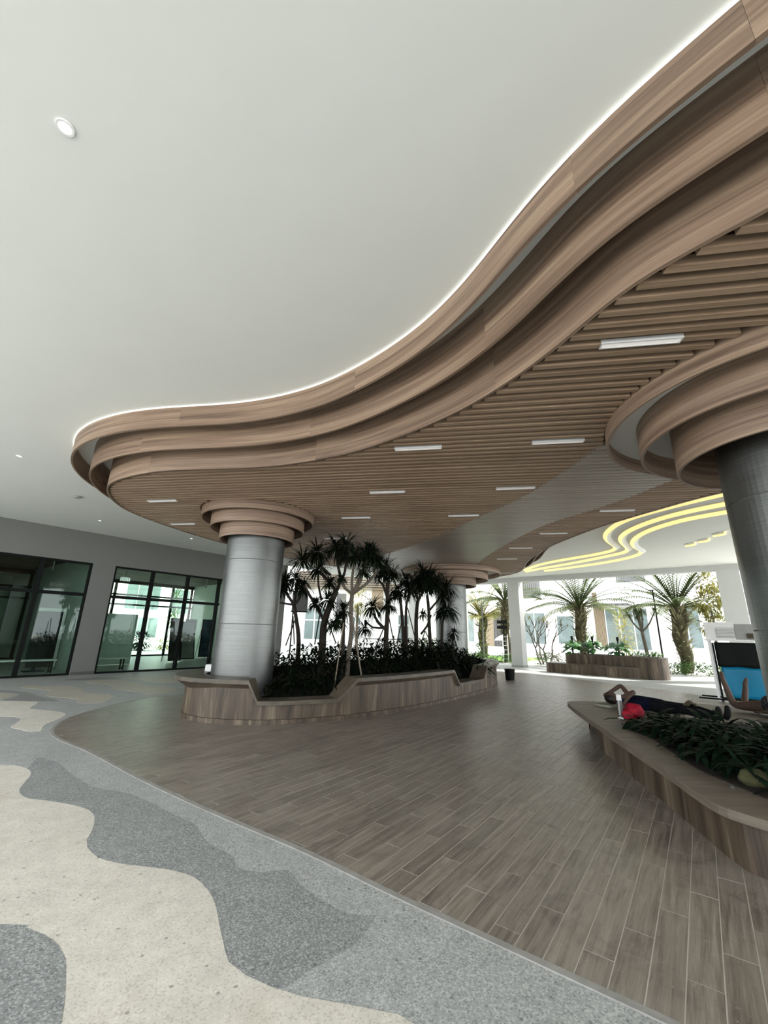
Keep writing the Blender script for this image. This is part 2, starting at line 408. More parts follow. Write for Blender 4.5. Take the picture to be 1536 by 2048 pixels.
# ---- measured positions in metres
TREES = {'A': {'br': [([(-2.16, 11.5, 1.12), (-2.17, 11.5, 1.34), (-2.29, 11.5, 1.95), (-2.37, 11.5, 2.28)], 0.115, 0.077), ([(-2.37, 11.5, 2.28), (-2.57, 11.5, 2.54), (-2.73, 11.5, 2.8)], 0.064, 0.051), ([(-2.37, 11.5, 2.28), (-2.35, 11.5, 2.61), (-2.37, 11.5, 2.88)], 0.064, 0.051), ([(-2.37, 11.5, 2.28), (-2.23, 11.5, 2.48), (-2.2, 11.5, 2.84)], 0.064, 0.051), ([(-2.37, 11.5, 2.28), (-2.69, 11.5, 2.32), (-2.81, 11.5, 2.34)], 0.051, 0.038)], 'hd': [((-2.67, 11.5, 2.87), 0.31), ((-2.38, 11.5, 2.98), 0.31), ((-2.17, 11.5, 2.79), 0.26), ((-2.78, 11.5, 2.69), 0.23)]}, 'B': {'br': [([(-1.4, 10.6, 1.06), (-1.42, 10.6, 1.52), (-1.39, 10.6, 1.88), (-1.27, 10.6, 2.31), (-1.15, 10.6, 2.59)], 0.165, 0.118), ([(-1.42, 10.6, 1.88), (-1.64, 10.6, 2.21), (-1.88, 10.6, 2.57), (-1.97, 10.6, 2.7)], 0.071, 0.047), ([(-1.15, 10.6, 2.59), (-1.39, 10.6, 2.86), (-1.62, 10.6, 3.08)], 0.082, 0.059), ([(-1.15, 10.6, 2.59), (-1.06, 10.6, 2.87), (-1.15, 10.6, 3.25), (-1.21, 10.6, 3.51)], 0.071, 0.047), ([(-1.06, 10.6, 2.81), (-0.96, 10.6, 3.09), (-0.95, 10.6, 3.45)], 0.059, 0.047), ([(-1.33, 10.6, 2.99), (-1.54, 10.6, 3.18), (-1.67, 10.6, 3.43)], 0.059, 0.047), ([(-1.51, 10.6, 2.36), (-1.61, 10.6, 2.73), (-1.63, 10.6, 2.98)], 0.047, 0.035)], 'hd': [((-2.07, 10.6, 3.33), 0.28), ((-1.71, 10.6, 3.57), 0.32), ((-1.22, 10.6, 3.67), 0.28), ((-0.96, 10.6, 3.75), 0.28), ((-1.64, 10.6, 3.11), 0.24), ((-1.32, 10.6, 2.8), 0.19), ((-1.36, 10.6, 2.36), 0.24), ((-0.98, 10.6, 3.49), 0.21), ((-1.65, 10.6, 2.26), 0.19)]}, 'C': {'br': [([(-0.73, 9.9, 0.69), (-0.72, 9.9, 1.06), (-0.68, 9.9, 1.63), (-0.71, 9.9, 2.1), (-0.7, 9.9, 2.47)], 0.088, 0.077), ([(-0.7, 9.9, 2.47), (-0.88, 9.9, 2.6), (-0.97, 9.9, 2.79)], 0.066, 0.044), ([(-0.7, 9.9, 2.47), (-0.72, 9.9, 2.77), (-0.69, 9.9, 3.21)], 0.055, 0.044), ([(-0.7, 9.9, 2.47), (-0.55, 9.9, 2.7), (-0.44, 9.9, 3.04)], 0.066, 0.044), ([(-0.7, 9.9, 2.47), (-0.41, 9.9, 2.68), (-0.11, 9.9, 3.02)], 0.066, 0.044), ([(-0.7, 9.9, 2.47), (-0.58, 9.9, 2.77), (-0.37, 9.9, 3.3)], 0.044, 0.033), ([(-0.72, 9.9, 2.39), (-0.76, 9.9, 2.24), (-0.85, 9.9, 2.1)], 0.044, 0.033)], 'hd': [((-0.7, 9.9, 3.37), 0.24), ((-0.43, 9.9, 3.42), 0.26), ((-0.25, 9.9, 3.38), 0.26), ((-0.1, 9.9, 3.24), 0.22), ((-0.45, 9.9, 2.98), 0.18), ((-0.97, 9.9, 2.83), 0.13), ((-0.32, 9.9, 3.52), 0.2)]}, 'D': {'br': [([(-0.87, 10.3, 0.87), (-0.89, 10.3, 1.31), (-0.9, 10.3, 1.71), (-0.9, 10.3, 2.0)], 0.092, 0.057), ([(-0.9, 10.3, 1.71), (-0.99, 10.3, 1.82), (-1.04, 10.3, 1.9)], 0.046, 0.034)], 'hd': [((-0.91, 10.3, 2.09), 0.23), ((-1.04, 10.3, 1.88), 0.22), ((-1.13, 10.3, 1.76), 0.18)]}, 'E': {'br': [([(0.13, 12.0, 0.9), (0.14, 12.0, 1.42), (0.16, 12.0, 1.96), (0.16, 12.0, 2.58), (0.14, 12.0, 3.0)], 0.133, 0.08), ([(0.15, 12.0, 2.58), (0.02, 12.0, 2.93), (-0.09, 12.0, 3.04)], 0.067, 0.053), ([(0.14, 12.0, 1.69), (-0.08, 12.0, 1.88), (-0.24, 12.0, 2.14)], 0.08, 0.053), ([(0.11, 12.0, 1.75), (-0.24, 12.0, 1.75), (-0.46, 12.0, 1.94)], 0.053, 0.04), ([(0.16, 12.0, 2.51), (0.19, 12.0, 2.93), (0.16, 12.0, 3.14)], 0.053, 0.04)], 'hd': [((0.11, 12.0, 3.36), 0.32), ((-0.26, 12.0, 2.3), 0.31), ((-0.46, 12.0, 1.7), 0.21), ((0.04, 12.0, 3.21), 0.24), ((0.3, 12.0, 3.25), 0.23), ((0.18, 12.0, 2.37), 0.24)]}, 'F': {'br': [([(0.74, 13.2, 1.13), (0.67, 13.2, 1.71), (0.62, 13.2, 2.23), (0.57, 13.2, 2.68)], 0.103, 0.073), ([(0.77, 13.2, 1.13), (0.76, 13.2, 1.86), (0.76, 13.2, 2.38), (0.82, 13.2, 2.77)], 0.088, 0.059), ([(0.82, 13.2, 2.77), (0.97, 13.2, 2.93), (1.07, 13.2, 3.08)], 0.059, 0.044)], 'hd': [((0.48, 13.2, 2.91), 0.32), ((0.8, 13.2, 2.95), 0.35), ((0.41, 13.2, 2.73), 0.23), ((0.75, 13.2, 3.23), 0.26)]}, 'G': {'br': [([(1.15, 13.8, 1.04), (1.12, 13.8, 1.65), (1.13, 13.8, 2.27), (1.18, 13.8, 2.67)], 0.123, 0.092), ([(1.18, 13.8, 2.67), (1.05, 13.8, 2.99), (0.98, 13.8, 3.11)], 0.077, 0.061), ([(1.18, 13.8, 2.67), (1.38, 13.8, 2.99), (1.44, 13.8, 3.24)], 0.077, 0.061)], 'hd': [((1.25, 13.8, 3.24), 0.37), ((1.48, 13.8, 3.36), 0.4), ((1.05, 13.8, 3.15), 0.31), ((1.35, 13.8, 3.49), 0.34), ((1.34, 13.8, 2.2), 0.18)]}, 'H': {'br': [([(1.67, 14.2, 1.11), (1.59, 14.2, 1.74), (1.57, 14.2, 2.38), (1.52, 14.2, 2.87)], 0.11, 0.079), ([(1.58, 14.2, 2.35), (1.75, 14.2, 2.55), (2.02, 14.2, 2.85)], 0.063, 0.047), ([(1.31, 14.2, 1.6), (1.51, 14.2, 1.86), (1.65, 14.2, 2.22)], 0.063, 0.047)], 'hd': [((1.62, 14.2, 3.38), 0.38), ((1.49, 14.2, 3.17), 0.35), ((1.86, 14.2, 3.28), 0.32), ((2.18, 14.2, 3.09), 0.35), ((2.09, 14.2, 2.88), 0.24)]}, 'I': {'br': [([(2.02, 14.6, 1.11), (2.06, 14.6, 1.72), (2.1, 14.6, 2.08), (2.17, 14.6, 2.28)], 0.081, 0.065)], 'hd': [((2.23, 14.6, 2.43), 0.37), ((2.07, 14.6, 2.35), 0.24)]}, 'J': {'br': [([(2.38, 14.4, 0.97), (2.38, 14.4, 1.36), (2.38, 14.4, 1.57)], 0.08, 0.064)], 'hd': [((2.43, 14.4, 1.66), 0.21)]}}
STAKES = [((-0.97, 9.4, 0.75), (-0.82, 9.4, 1.8)), ((-0.31, 9.4, 0.76), (-0.65, 9.4, 1.97)), ((-2.46, 11.3, 1.33), (-2.27, 11.3, 1.88)), ((-2.24, 11.3, 1.38), (-2.33, 11.3, 1.98)), ((-1.59, 10.5, 1.4), (-1.51, 10.5, 2.05)), ((-1.08, 10.5, 1.44), (-1.32, 10.5, 1.88)), ((-0.18, 11.8, 1.22), (0.13, 11.8, 1.88)), ((0.39, 11.8, 1.3), (0.18, 11.8, 2.15)), ((0.47, 13.0, 1.41), (0.61, 13.0, 1.92)), ((1.1, 13.0, 1.29), (0.79, 13.0, 2.37)), ((1.83, 13.5, 0.49), (1.65, 13.5, 1.29)), ((1.29, 14.0, 1.42), (1.43, 14.0, 1.7)), ((1.62, 14.0, 1.43), (1.43, 14.0, 1.7))]
LAMPS = [(2.21, 3.07), (2.29, 5.04), (0.46, 5.35), (-4.55, 8.14), (2.29, 6.83), (1.73, 8.68), (-0.63, 9.08), (4.73, 8.07), (4.26, 10.14), (4.04, 11.95), (4.16, 13.75), (5.15, 17.07), (-1.34, 11.25), (-0.59, 12.88), (-5.0, 10.07), (0.05, 7.23)]
# ------------------------------------------------------------------ setting: floor
H = 4.85; ZS = 4.10
LW = -17.45                                    # shop wall plane (v)
BU = 23.4                                      # back beam plane (u)
floor = MB(); floor.prism([W(-9, -30)[:2], W(25.2, -30)[:2], W(25.2, 16)[:2], W(-9, 16)[:2]], -.25, 0.0)
floor = tag(floor.build('floor', M['ter_grey']), kind='structure')
EDGE = [(-1.2, 17.6), (-3.4, 14.2), (-4.98, 11.35), (-5.46, 10.6), (-5.6, 9.88), (-5.64, 9.07), (-5.62, 8.64), (-5.57, 8.18), (-5.35, 7.66), (-5.12, 7.27), (-4.92, 7.03), (-4.53, 6.71), (-4.07, 6.4), (-3.64, 6.08), (-3.03, 5.59), (-2.69, 5.31), (-2.09, 4.86), (-1.5, 4.43), (-.92, 4.03), (-.48, 3.73), (.06, 3.3), (.49, 2.98), (.84, 2.72), (1.12, 2.51), (1.34, 2.35), (2.2, 1.66), (3.2, .8)]
EDGE = smooth(resample(crom(EDGE, .08), .12), 6, False)
zone = EDGE + [(9.5, 1.0), (11.5, 7.0), (9.6, 14.5), (6.8, 20.5), (2.5, 20.6)]
zone = orient(zone)
g = MB(); g.prism(zone, -.01, .0055); g.build('grout_bed', M['grout'], floor)
# pale trim strip along the wooden-look area
tm = MB(); e2 = EDGE; nn = normals(e2, False); sgn = -1 if inside((e2[60][0]+nn[60][0]*.3, e2[60][1]+nn[60][1]*.3), zone) else 1
o1 = [(p[0]+n[0]*.045*sgn, p[1]+n[1]*.045*sgn) for p, n in zip(e2, nn)]
tm.prism(list(e2) + o1[::-1], -.01, .007); tm.build('trim_strip', M['trim'], floor)
# planks of the floor, real pieces with open joints
pa = R(36.5); pd = (math.sin(pa), math.cos(pa)); pn = (math.cos(pa), -math.sin(pa))
PWd, PL = .15, .92
pieces = []
for i in range(-75, 75):
    off = (i*0.37) % 1.0*PL
    for k in range(-8, 26):
        a0 = k*PL+off; b0 = i*PWd
        q = [(a0+.003, b0+.003), (a0+PL-.003, b0+.003), (a0+PL-.003, b0+PWd-.003), (a0+.003, b0+PWd-.003)]
        q = [(pd[0]*a+pn[0]*b, pd[1]*a+pn[1]*b) for a, b in q]
        c_ = (sum(x for x, y in q)/4, sum(y for x, y in q)/4)
        if not (-8 < c_[0] < 12 and .2 < c_[1] < 21.5): continue
        ins = [inside(x, zone) for x in q]
        if not any(ins): continue
        if not all(ins):
            q = clip_convex(zone, orient(q))
            if len(q) < 3: continue
            ar = abs(sum(q[j][0]*q[(j+1) % len(q)][1]-q[(j+1) % len(q)][0]*q[j][1] for j in range(len(q))))/2
            if ar < .0003: continue
        pieces.append((c_, q, a0, b0))
def seen(c):                                   # distance from where a visitor enters, used to pick the nearest pieces
    return math.hypot(c[0]-0.4, c[1]-.6)
vis = [p for p in pieces if abs(math.atan2(p[0][0], p[0][1])) < R(47) and p[0][1] > 1.2]
vis.sort(key=lambda p: seen(p[0])); nearset = set(id(p) for p in vis[:295])
rest = MB()
def plank_into(mb, p):
    c_, q, a0, b0 = p
    q = orient(q); k = random.random()*30
    b = len(mb.v); mb.prism(q, -.004, .007 + random.uniform(-.0006, .0006))
    # grain along the plank
    n = len(q)
    uv = [((x*pd[0]+y*pd[1])+k, (x*pn[0]+y*pn[1])+k) for x, y in q]
    mb.uv[-(n+2)] = uv; mb.uv[-(n+1)] = uv[::-1]
for p in pieces:
    if id(p) in nearset:
        m_ = MB(); plank_into(m_, p); m_.build('plank', M['plank'], floor)
    else: plank_into(rest, p)
tag(rest.build('far_planks', M['plank'], floor), kind='stuff')
# terrazzo inlays, waves of other colours
def inlay(poly, mt, z, closed=True, st=.1):
    P = crom(poly, st, closed=closed); m_ = MB(); m_.prism(P, -.01, z); return m_.build('terrazzo_inlay', M[mt], floor)
light1 = [(-4.46, 5.57), (-4.27, 5.56), (-4.05, 5.46), (-3.88, 5.31), (-3.74, 5.07), (-3.63, 4.86), (-3.52, 4.73), (-3.35, 4.61), (-3.1, 4.56), (-2.8, 4.47), (-2.58, 4.36), (-2.44, 4.21), (-2.31, 3.98), (-2.25, 3.83), (-2.17, 3.72), (-2.0, 3.58), (-1.81, 3.51), (-1.56, 3.47), (-1.37, 3.43), (-1.21, 3.36), (-1.07, 3.23), (-.96, 3.08), (-.88, 2.92), (-.8, 2.77), (-.72, 2.63), (-.61, 2.55), (-.48, 2.49), (-.33, 2.44), (-.1, 2.4), (.05, 2.37), (.2, 2.3), (.5, 1.9)]
dark_b = [(-2.07, 2.86), (-1.91, 2.84), (-1.77, 2.79), (-1.63, 2.71), (-1.53, 2.62), (-1.45, 2.51), (-1.36, 2.38), (-1.3, 2.28), (-1.2, 1.9)]
lp = crom(light1, .08) + [(.4, .9), (-6.8, .9), (-6.8, 5.7)]
m_ = MB(); m_.prism(lp, -.01, .003); m_.build('terrazzo_inlay', M['ter_light'], floor)
dk = crom([(-5.4, 3.05), (-3.6, 2.75)] + dark_b, .08) + [(-1.3, 1.2), (-5.4, 1.2)]
m_ = MB(); m_.prism(dk, -.012, .0045); m_.build('terrazzo_inlay', M['ter_dark'], floor)
stain = [(-4.27, 5.9), (-3.89, 5.72), (-3.4, 5.29), (-2.91, 4.93), (-2.54, 4.82), (-2.16, 4.59), (-1.8, 4.32), (-1.54, 4.14), (-1.31, 3.84), (-1.03, 3.63), (-.98, 3.5), (-.77, 3.44), (-.61, 3.48), (-.47, 3.28), (-.3, 3.13), (-.14, 3.02), (.01, 3.02), (-.02, 2.93), (-.12, 2.75), (-.3, 2.6), (-.42, 2.47)]
dp = crom(stain, .08) + crom(light1[2:27], .08)[::-1]
m_ = MB(); m_.prism(dp, -.01, .002); m_.build('terrazzo_inlay', M['ter_dark'], floor)
for poly, mt in (([(-8.61, 9.6), (-7.52, 9.81), (-7.21, 9.57), (-6.92, 9.04), (-6.6, 8.94), (-6.03, 8.72), (-5.75, 8.35), (-5.55, 7.66), (-5.3, 7.25), (-5.44, 7.2), (-5.74, 7.35), (-5.96, 7.47), (-6.21, 7.94), (-6.5, 8.22), (-7.2, 8.25), (-8.6, 8.3)], 'ter_light'),
                 ([(-9.7, 12.27), (-9.04, 12.22), (-8.66, 12.37), (-7.9, 11.92), (-7.49, 11.36), (-6.97, 11.16), (-6.48, 10.96), (-6.15, 10.37), (-6.08, 9.85), (-6.53, 9.84), (-6.86, 10.26), (-7.76, 10.61), (-8.07, 10.97), (-8.44, 11.5), (-9.36, 11.81)], 'ter_beige'),
                 ([(-8.91, 13.66), (-8.28, 13.94), (-7.16, 13.39), (-6.82, 12.85), (-6.18, 12.79), (-5.63, 12.36), (-5.35, 11.61), (-5.76, 11.07), (-5.98, 11.48), (-7.13, 12.07), (-7.57, 12.7), (-8.52, 13.1)], 'ter_beige'),
                 ([(-10.2, 10.9), (-8.75, 10.76), (-8.35, 10.14), (-8.34, 9.97), (-9.8, 10.0)], 'ter_beige'),
                 ([(-9.6, 11.3), (-8.7, 11.1), (-7.8, 10.45), (-7.0, 9.95), (-7.4, 9.85), (-8.2, 9.87), (-8.25, 10.2), (-8.7, 10.85), (-9.7, 11.0)], 'ter_mid'),
                 ([(-7.6, 15.4), (-6.6, 15.0), (-6.0, 14.4), (-6.4, 13.6), (-7.0, 13.7), (-7.6, 14.2), (-8.2, 14.6)], 'ter_beige'),
                 ([(-9.4, 14.4), (-8.9, 14.7), (-8.3, 14.3), (-8.9, 13.8), (-9.6, 13.6)], 'ter_mid')):
    inlay(poly, mt, .003)
# outdoor ground
og = MB(); og.prism([W(25.2, -60)[:2], W(60, -60)[:2], W(60, 60)[:2], W(25.2, 60)[:2]], -.25, -.005)
tag(og.build('ground_outside', M['paving']), kind='structure')
og = MB(); og.prism([W(-9, -60)[:2], W(25.2, -60)[:2], W(25.2, -30)[:2], W(-9, -30)[:2]], -.25, -.005); tag(og.build('ground_left', M['paving']), kind='structure')
og = MB(); og.prism([W(-40, -60)[:2], W(-9, -60)[:2], W(-9, 60)[:2], W(-40, 60)[:2]], -.25, -.005); tag(og.build('ground_front', M['paving']), kind='structure')
og = MB(); og.prism([W(-9, 16)[:2], W(25.2, 16)[:2], W(25.2, 60)[:2], W(-9, 60)[:2]], -.25, -.005); tag(og.build('ground_right', M['paving']), kind='structure')
# ------------------------------------------------------------------ ceiling, beam, pillars
ce = MB(); ce.prism([W(-3.0, LW)[:2], W(BU, LW)[:2], W(BU, 13)[:2], W(-3.0, 13)[:2]], H, H+.4)
ceil = tag(ce.build('ceiling', M['plaster']), kind='structure')
bm_ = MB(); bm_.ubox(BU, BU+.45, -16.5, 13, H-.24, H+1.3); tag(bm_.build('trim_1', M['pillar']), kind='structure')
def pillar(v0, v1, name):
    t = thing(name, None, None, W(BU, (v0+v1)/2, 0), kind='structure')
    m_ = MB(); m_.ubox(BU-.02, BU+.65, v0, v1, 0.1, H-.2); m_.build('shaft', M['pillar'], t, world=True)
    m_ = MB(); m_.ubox(BU-.035, BU+.665, v0-.015, v1+.015, 0, .1); m_.build('plinth', M['board_grey'], t, world=True)
pillar(-9.62, -8.98, 'wall_back_pillar'); pillar(-.05, .75, 'wall_back_pillar'); pillar(-16.6, -15.9, 'wall_back_pillar')
# left wall with the shop openings
SO = [(-1.2, 5.05), (5.77, 11.47)]; TH = 3.77; BT = .3
wl = MB()
us = [-3.5, SO[0][0], SO[0][1], SO[1][0], SO[1][1], 12.55]
for a, b in ((0, 1), (2, 3), (4, 5)): wl.ubox(us[a], us[b], LW-BT, LW, 0, TH)
wl.ubox(-3.5, 13.7, LW-BT, LW, TH, H+.4); wl.ubox(13.35, 13.7, LW-BT, LW, 0, TH)
wall = tag(wl.build('wall_left', M['wall']), kind='structure')
bb = MB()
for a, b in ((2, 3), (4, 5)): bb.ubox(us[a]+.01, us[b]-.01, LW, LW+.012, .0, .1)
tag(bb.build('baseboard_left', M['skirting']), kind='structure')

# ------------------------------------------------------------------ shopfronts
def shopfront(n, u0, u1, mull, name):
    t = thing(name, None, None, W((u0+u1)/2, LW-.1, 0), kind='structure')
    def bar(nm, a, b, z0, z1, v0=LW-.16, v1=LW-.04):
        m_ = MB(); m_.ubox(a, b, v0, v1, z0, z1); m_.build(nm, M['black'], t, world=True)
    bar('frame_head', u0, u1, TH-.07, TH); bar('frame_sill', u0, u1, 0, .06)
    bar('frame_jamb', u0, u0+.07, .06, TH-.07); bar('frame_jamb', u1-.07, u1, .06, TH-.07)
    xs = [u0+.035] + mull + [u1-.035]
    for x in mull: bar('mullion', x-.06, x+.06, .06, TH-.07)
    for a, b in zip(xs, xs[1:]):
        bar('transom', a+.045, b-.045, 2.60, 2.71, LW-.14, LW-.06)
        for z0, z1 in ((.06, 2.62), (2.70, TH-.07)):
            m_ = MB(); m_.ubox(a+.04, b-.04, LW-.105, LW-.095, z0, z1); m_.build('pane', M['glass'], t, world=True)
    return t
shopfront(1, SO[0][0], SO[0][1], [.77, 2.2, 3.63], 'window_1')
shopfront(2, SO[1][0], SO[1][1], [7.17, 8.6, 10.03], 'window_2')
w3 = thing('window_3', None, None, W(12.9, LW-.1, 0), kind='structure')
m_ = MB(); m_.ubox(12.55, 13.35, LW-.12, LW-.1, .05, TH); m_.build('pane', M['ext_glass'], w3, world=True)
for z in (0, 2.6, TH-.08): m_ = MB(); m_.ubox(12.55, 13.35, LW-.16, LW-.04, z, z+.08); m_.build('frame', M['black'], w3, world=True)
for a in (12.55, 13.27): m_ = MB(); m_.ubox(a, a+.08, LW-.16, LW-.04, .08, TH-.08); m_.build('frame', M['black'], w3, world=True)

# shop interiors behind the glass
RB = -26.5
m_ = MB(); m_.ubox(-3.5, 13.7, RB-.3, LW-BT, 4.2, 4.4); tag(m_.build('ceiling_shop', M['concrete']), kind='structure')
m_ = MB(); m_.ubox(-3.5, 13.7, RB, LW-BT, -.02, .012); tag(m_.build('floor_shop', M['store_floor']), kind='structure')
m_ = MB(); m_.ubox(5.3, 5.5, RB, LW-BT, 0, 4.2); tag(m_.build('wall_party', M['store_wall']), kind='structure')
m_ = MB(); m_.ubox(-3.7, -3.5, RB-6, LW, 0, 4.4); tag(m_.build('wall_front', M['store_wall']), kind='structure')
m_ = MB(); m_.ubox(13.5, 13.7, RB, LW-BT, 0, 4.2); tag(m_.build('wall_far', M['store_wall']), kind='structure')
# shop one: a back corridor wall with a dark doorway
m_ = MB(); m_.ubox(-3.5, 5.3, RB-5, RB-4.8, 0, 4.4); tag(m_.build('wall_corridor', M['store_wall']), kind='structure')
m_ = MB(); m_.ubox(-3.5, 5.5, RB-4.8, RB-.3, 4.2, 4.4); tag(m_.build('ceiling_corridor', M['store_wall']), kind='structure')
m_ = MB(); m_.ubox(5.3, 5.5, RB-5, RB, 0, 4.2); tag(m_.build('wall_corridor_end', M['store_wall']), kind='structure')
def back_glazing(u0, u1, verts, name):
    t = thing(name, None, None, W((u0+u1)/2, RB, 0), kind='structure')
    for z in (3.98, 3.32, 2.78, 0): m_ = MB(); m_.ubox(u0, u1, RB-.1, RB, z, z+(.2 if z > 3.9 else .09)); m_.build('rail', M['black'], t, world=True)
    for x in verts: m_ = MB(); m_.ubox(x-.06, x+.06, RB-.1, RB, .09, 3.98); m_.build('mullion', M['black'], t, world=True)
    for a, b in zip(verts, verts[1:]):
        m_ = MB(); m_.ubox(a+.05, b-.05, RB-.055, RB-.045, .09, 3.98); m_.build('pane', M['glass_clear'], t, world=True)
back_glazing(-3.5, 5.3, [-3.4, -1.2, 1.0, 3.1, 5.2], 'window_4')
back_glazing(5.5, 13.5, [5.6, 7.1, 9.0, 10.9, 12.2, 13.4], 'window_5')

# ------------------------------------------------------------------ wooden canopy
O3 = [(2.24, 1.85), (2.16, 1.94), (2.05, 2.06), (1.92, 2.2), (1.79, 2.36), (1.69, 2.55), (1.6, 2.83), (1.44, 3.25), (1.21, 3.7), (.91, 4.17), (.52, 4.62), (.04, 5.08), (-.49, 5.5), (-.94, 5.75), (-1.57, 6.02), (-2.23, 6.19), (-2.91, 6.29), (-3.57, 6.38), (-4.17, 6.58), (-4.70, 6.88), (-5.0, 7.11), (-5.27, 7.45), (-5.5, 7.9), (-5.66, 8.4), (-5.74, 9.0), (-5.66, 9.7), (-5.42, 10.7), (-5.0, 11.9), (-4.35, 13.3), (-3.5, 14.65), (-2.5, 15.75), (-1.4, 16.9), (-.2, 17.9), (1.0, 18.8), (2.3, 19.35), (3.6, 19.3), (4.7, 18.7), (5.3, 17.7), (5.5, 16.75), (5.38, 15.73), (5.03, 14.3), (4.82, 12.6), (4.80, 11.4), (4.89, 10.42), (5.01, 9.52), (5.21, 8.73), (5.45, 7.94), (5.84, 6.91), (6.6, 5.9), (7.3, 4.7), (7.6, 3.2), (7.4, 1.2), (6.4, -.3), (5.0, -.7), (3.9, -.1), (3.0, .95), (2.5, 1.55)]
O3 = orient(smooth(resample(crom(O3, .1, True), .12, True), 6))
def tidy(o):
    return smooth(o, 10)
O2 = tidy(offset(O3, .335)); O1 = tidy(offset(O2, .335))
canopy = thing('ceiling_canopy', 'large wavy wooden canopy of slats and three stepped ribbons under white ceiling', 'ceiling canopy', (0, 7, ZS))
def ribbon(pts, z0, z1, t, closed=False, s0=0.0, mb=None):
    mb = mb or MB(); nn = normals(pts, closed); n = len(pts); L = [s0]
    for i in range(1, n+1): L.append(L[-1] + math.dist(pts[i-1], pts[i % n]))
    inn = [(p[0]-q[0]*t, p[1]-q[1]*t) for p, q in zip(pts, nn)]
    for i in range(n if closed else n-1):
        j = (i+1) % n; a, b, c_, d = pts[i], pts[j], inn[j], inn[i]; s, e = L[i], L[i+1]
        mb.add([(*a, z0), (*b, z0), (*b, z1), (*a, z1), (*d, z0), (*c_, z0), (*c_, z1), (*d, z1)],
               [(0, 1, 2, 3), (5, 4, 7, 6), (1, 0, 4, 5), (3, 2, 6, 7)],
               [[(s, 0), (e, 0), (e, z1-z0), (s, z1-z0)], [(e, 2), (s, 2), (s, 2+z1-z0), (e, 2+z1-z0)], [(e, 4), (s, 4), (s, 4+t), (e, 4+t)], [(s, 5), (e, 5), (e, 5+t), (s, 5+t)]])
    if not closed:
        for k in (0, -1): mb.quad((*pts[k], z0), (*pts[k], z1), (*inn[k], z1), (*inn[k], z0), [(0, 0)]*4)
    return mb
def banded(outline, z0, name):
    n = len(outline); L = 0; seg = [outline[0]]; lim = 2.9
    for i in range(1, n+1):
        p = outline[i % n]; seg.append(p); L += math.dist(seg[-2], p)
        if L >= lim or i == n:
            q = list(seg); a, b = q[-2], q[-1]; d = math.dist(a, b)
            q[-1] = (b[0]-(b[0]-a[0])/d*.0012, b[1]-(b[1]-a[1])/d*.0012)
            ribbon(q, z0, H, .032).build(name, M['wood_band'], canopy, smooth=False, world=True)
            seg = [p]; L = 0
banded(O1, 4.51, 'ribbon_panel'); banded(O2, 4.30, 'ribbon_panel'); banded(O3, 4.085, 'ribbon_panel')
led = ribbon(offset(O1, .02), H-.02, H-.004, .014, True)
led.build('led_tape', M['led'], canopy, world=True)
RL, RB_, RR = ((-2.82, 9.1), 1.22), ((2.79, 17.07), 2.0), ((4.29, 4.03), 1.68)
def circ(c_, r, n=72): return [(c_[0]+r*math.cos(2*math.pi*i/n), c_[1]+r*math.sin(2*math.pi*i/n)) for i in range(n)]
holes = [circ(*RL), circ(*RB_), circ(*RR)]
z1l = crom([(3.0, 4.6), (2.9, 5.07), (2.86, 5.6), (2.72, 6.6), (2.48, 7.65), (2.09, 8.77), (1.36, 10.89), (.19, 13.29), (-1.1, 15.2), (-2.0, 16.6)], .3)
z2l = crom([(4.9, 5.4), (4.66, 6.34), (4.57, 6.72), (4.45, 7.31), (4.14, 8.2), (3.74, 9.26), (3.53, 10.77), (3.38, 13.39), (3.43, 14.68), (3.6, 17), (4, 20)], .3)
midz = z1l + z2l[::-1]
sa = R(-9.5); sdir = (math.cos(sa), math.sin(sa)); snor = (-math.sin(sa), math.cos(sa))
def hits(k, poly):
    out = []; n = len(poly)
    for i in range(n):
        a, b = poly[i], poly[(i+1) % n]
        da = a[0]*snor[0]+a[1]*snor[1]-k; db = b[0]*snor[0]+b[1]*snor[1]-k
        if (da > 0) != (db > 0):
            t = da/(da-db); x, y = a[0]+(b[0]-a[0])*t, a[1]+(b[1]-a[1])*t
            out.append(x*sdir[0]+y*sdir[1])
    return out
slats = []; bk = MB(); PITCH = .13
inner3 = offset(O3, -.028)
for i in range(-20, 170):
    k = i*PITCH
    cut = sorted(sum((hits(k, p) for p in [inner3, midz] + holes), []))
    for a, b in zip(cut, cut[1:]):
        if b-a < .06: continue
        end = [[], []]
        for dk in (-.056, -.03, .03, .056):            # shorten square ends so that they stay behind the ribbon
            for pg in [inner3] + holes:
                h0 = hits(k, pg)
                if not h0: continue
                h2 = hits(k+dk, pg)
                for e_, x_ in ((0, a), (1, b)):
                    near_ = [y_ for y_ in h2 if abs(y_-x_) < .9]
                    if near_ and any(abs(y_-x_) < 1e-6 for y_ in h0): end[e_].append(min(near_, key=lambda y_: abs(y_-x_)))
        a = max([a] + end[0]); b = min([b] + end[1])
        if b-a < .06: continue
        mpt = ((a+b)/2*sdir[0]+k*snor[0], (a+b)/2*sdir[1]+k*snor[1])
        if not inside(mpt, inner3) or any(inside(mpt, h_) for h_ in holes): continue
        slats.append((a, b, k, inside(mpt, midz), mpt))
slats.sort(key=lambda s: math.hypot(s[4][0]-.5, s[4][1]-.5) - .3*(s[1]-s[0]))
print('SLATS', len(slats))
srest = MB(); smid = MB()
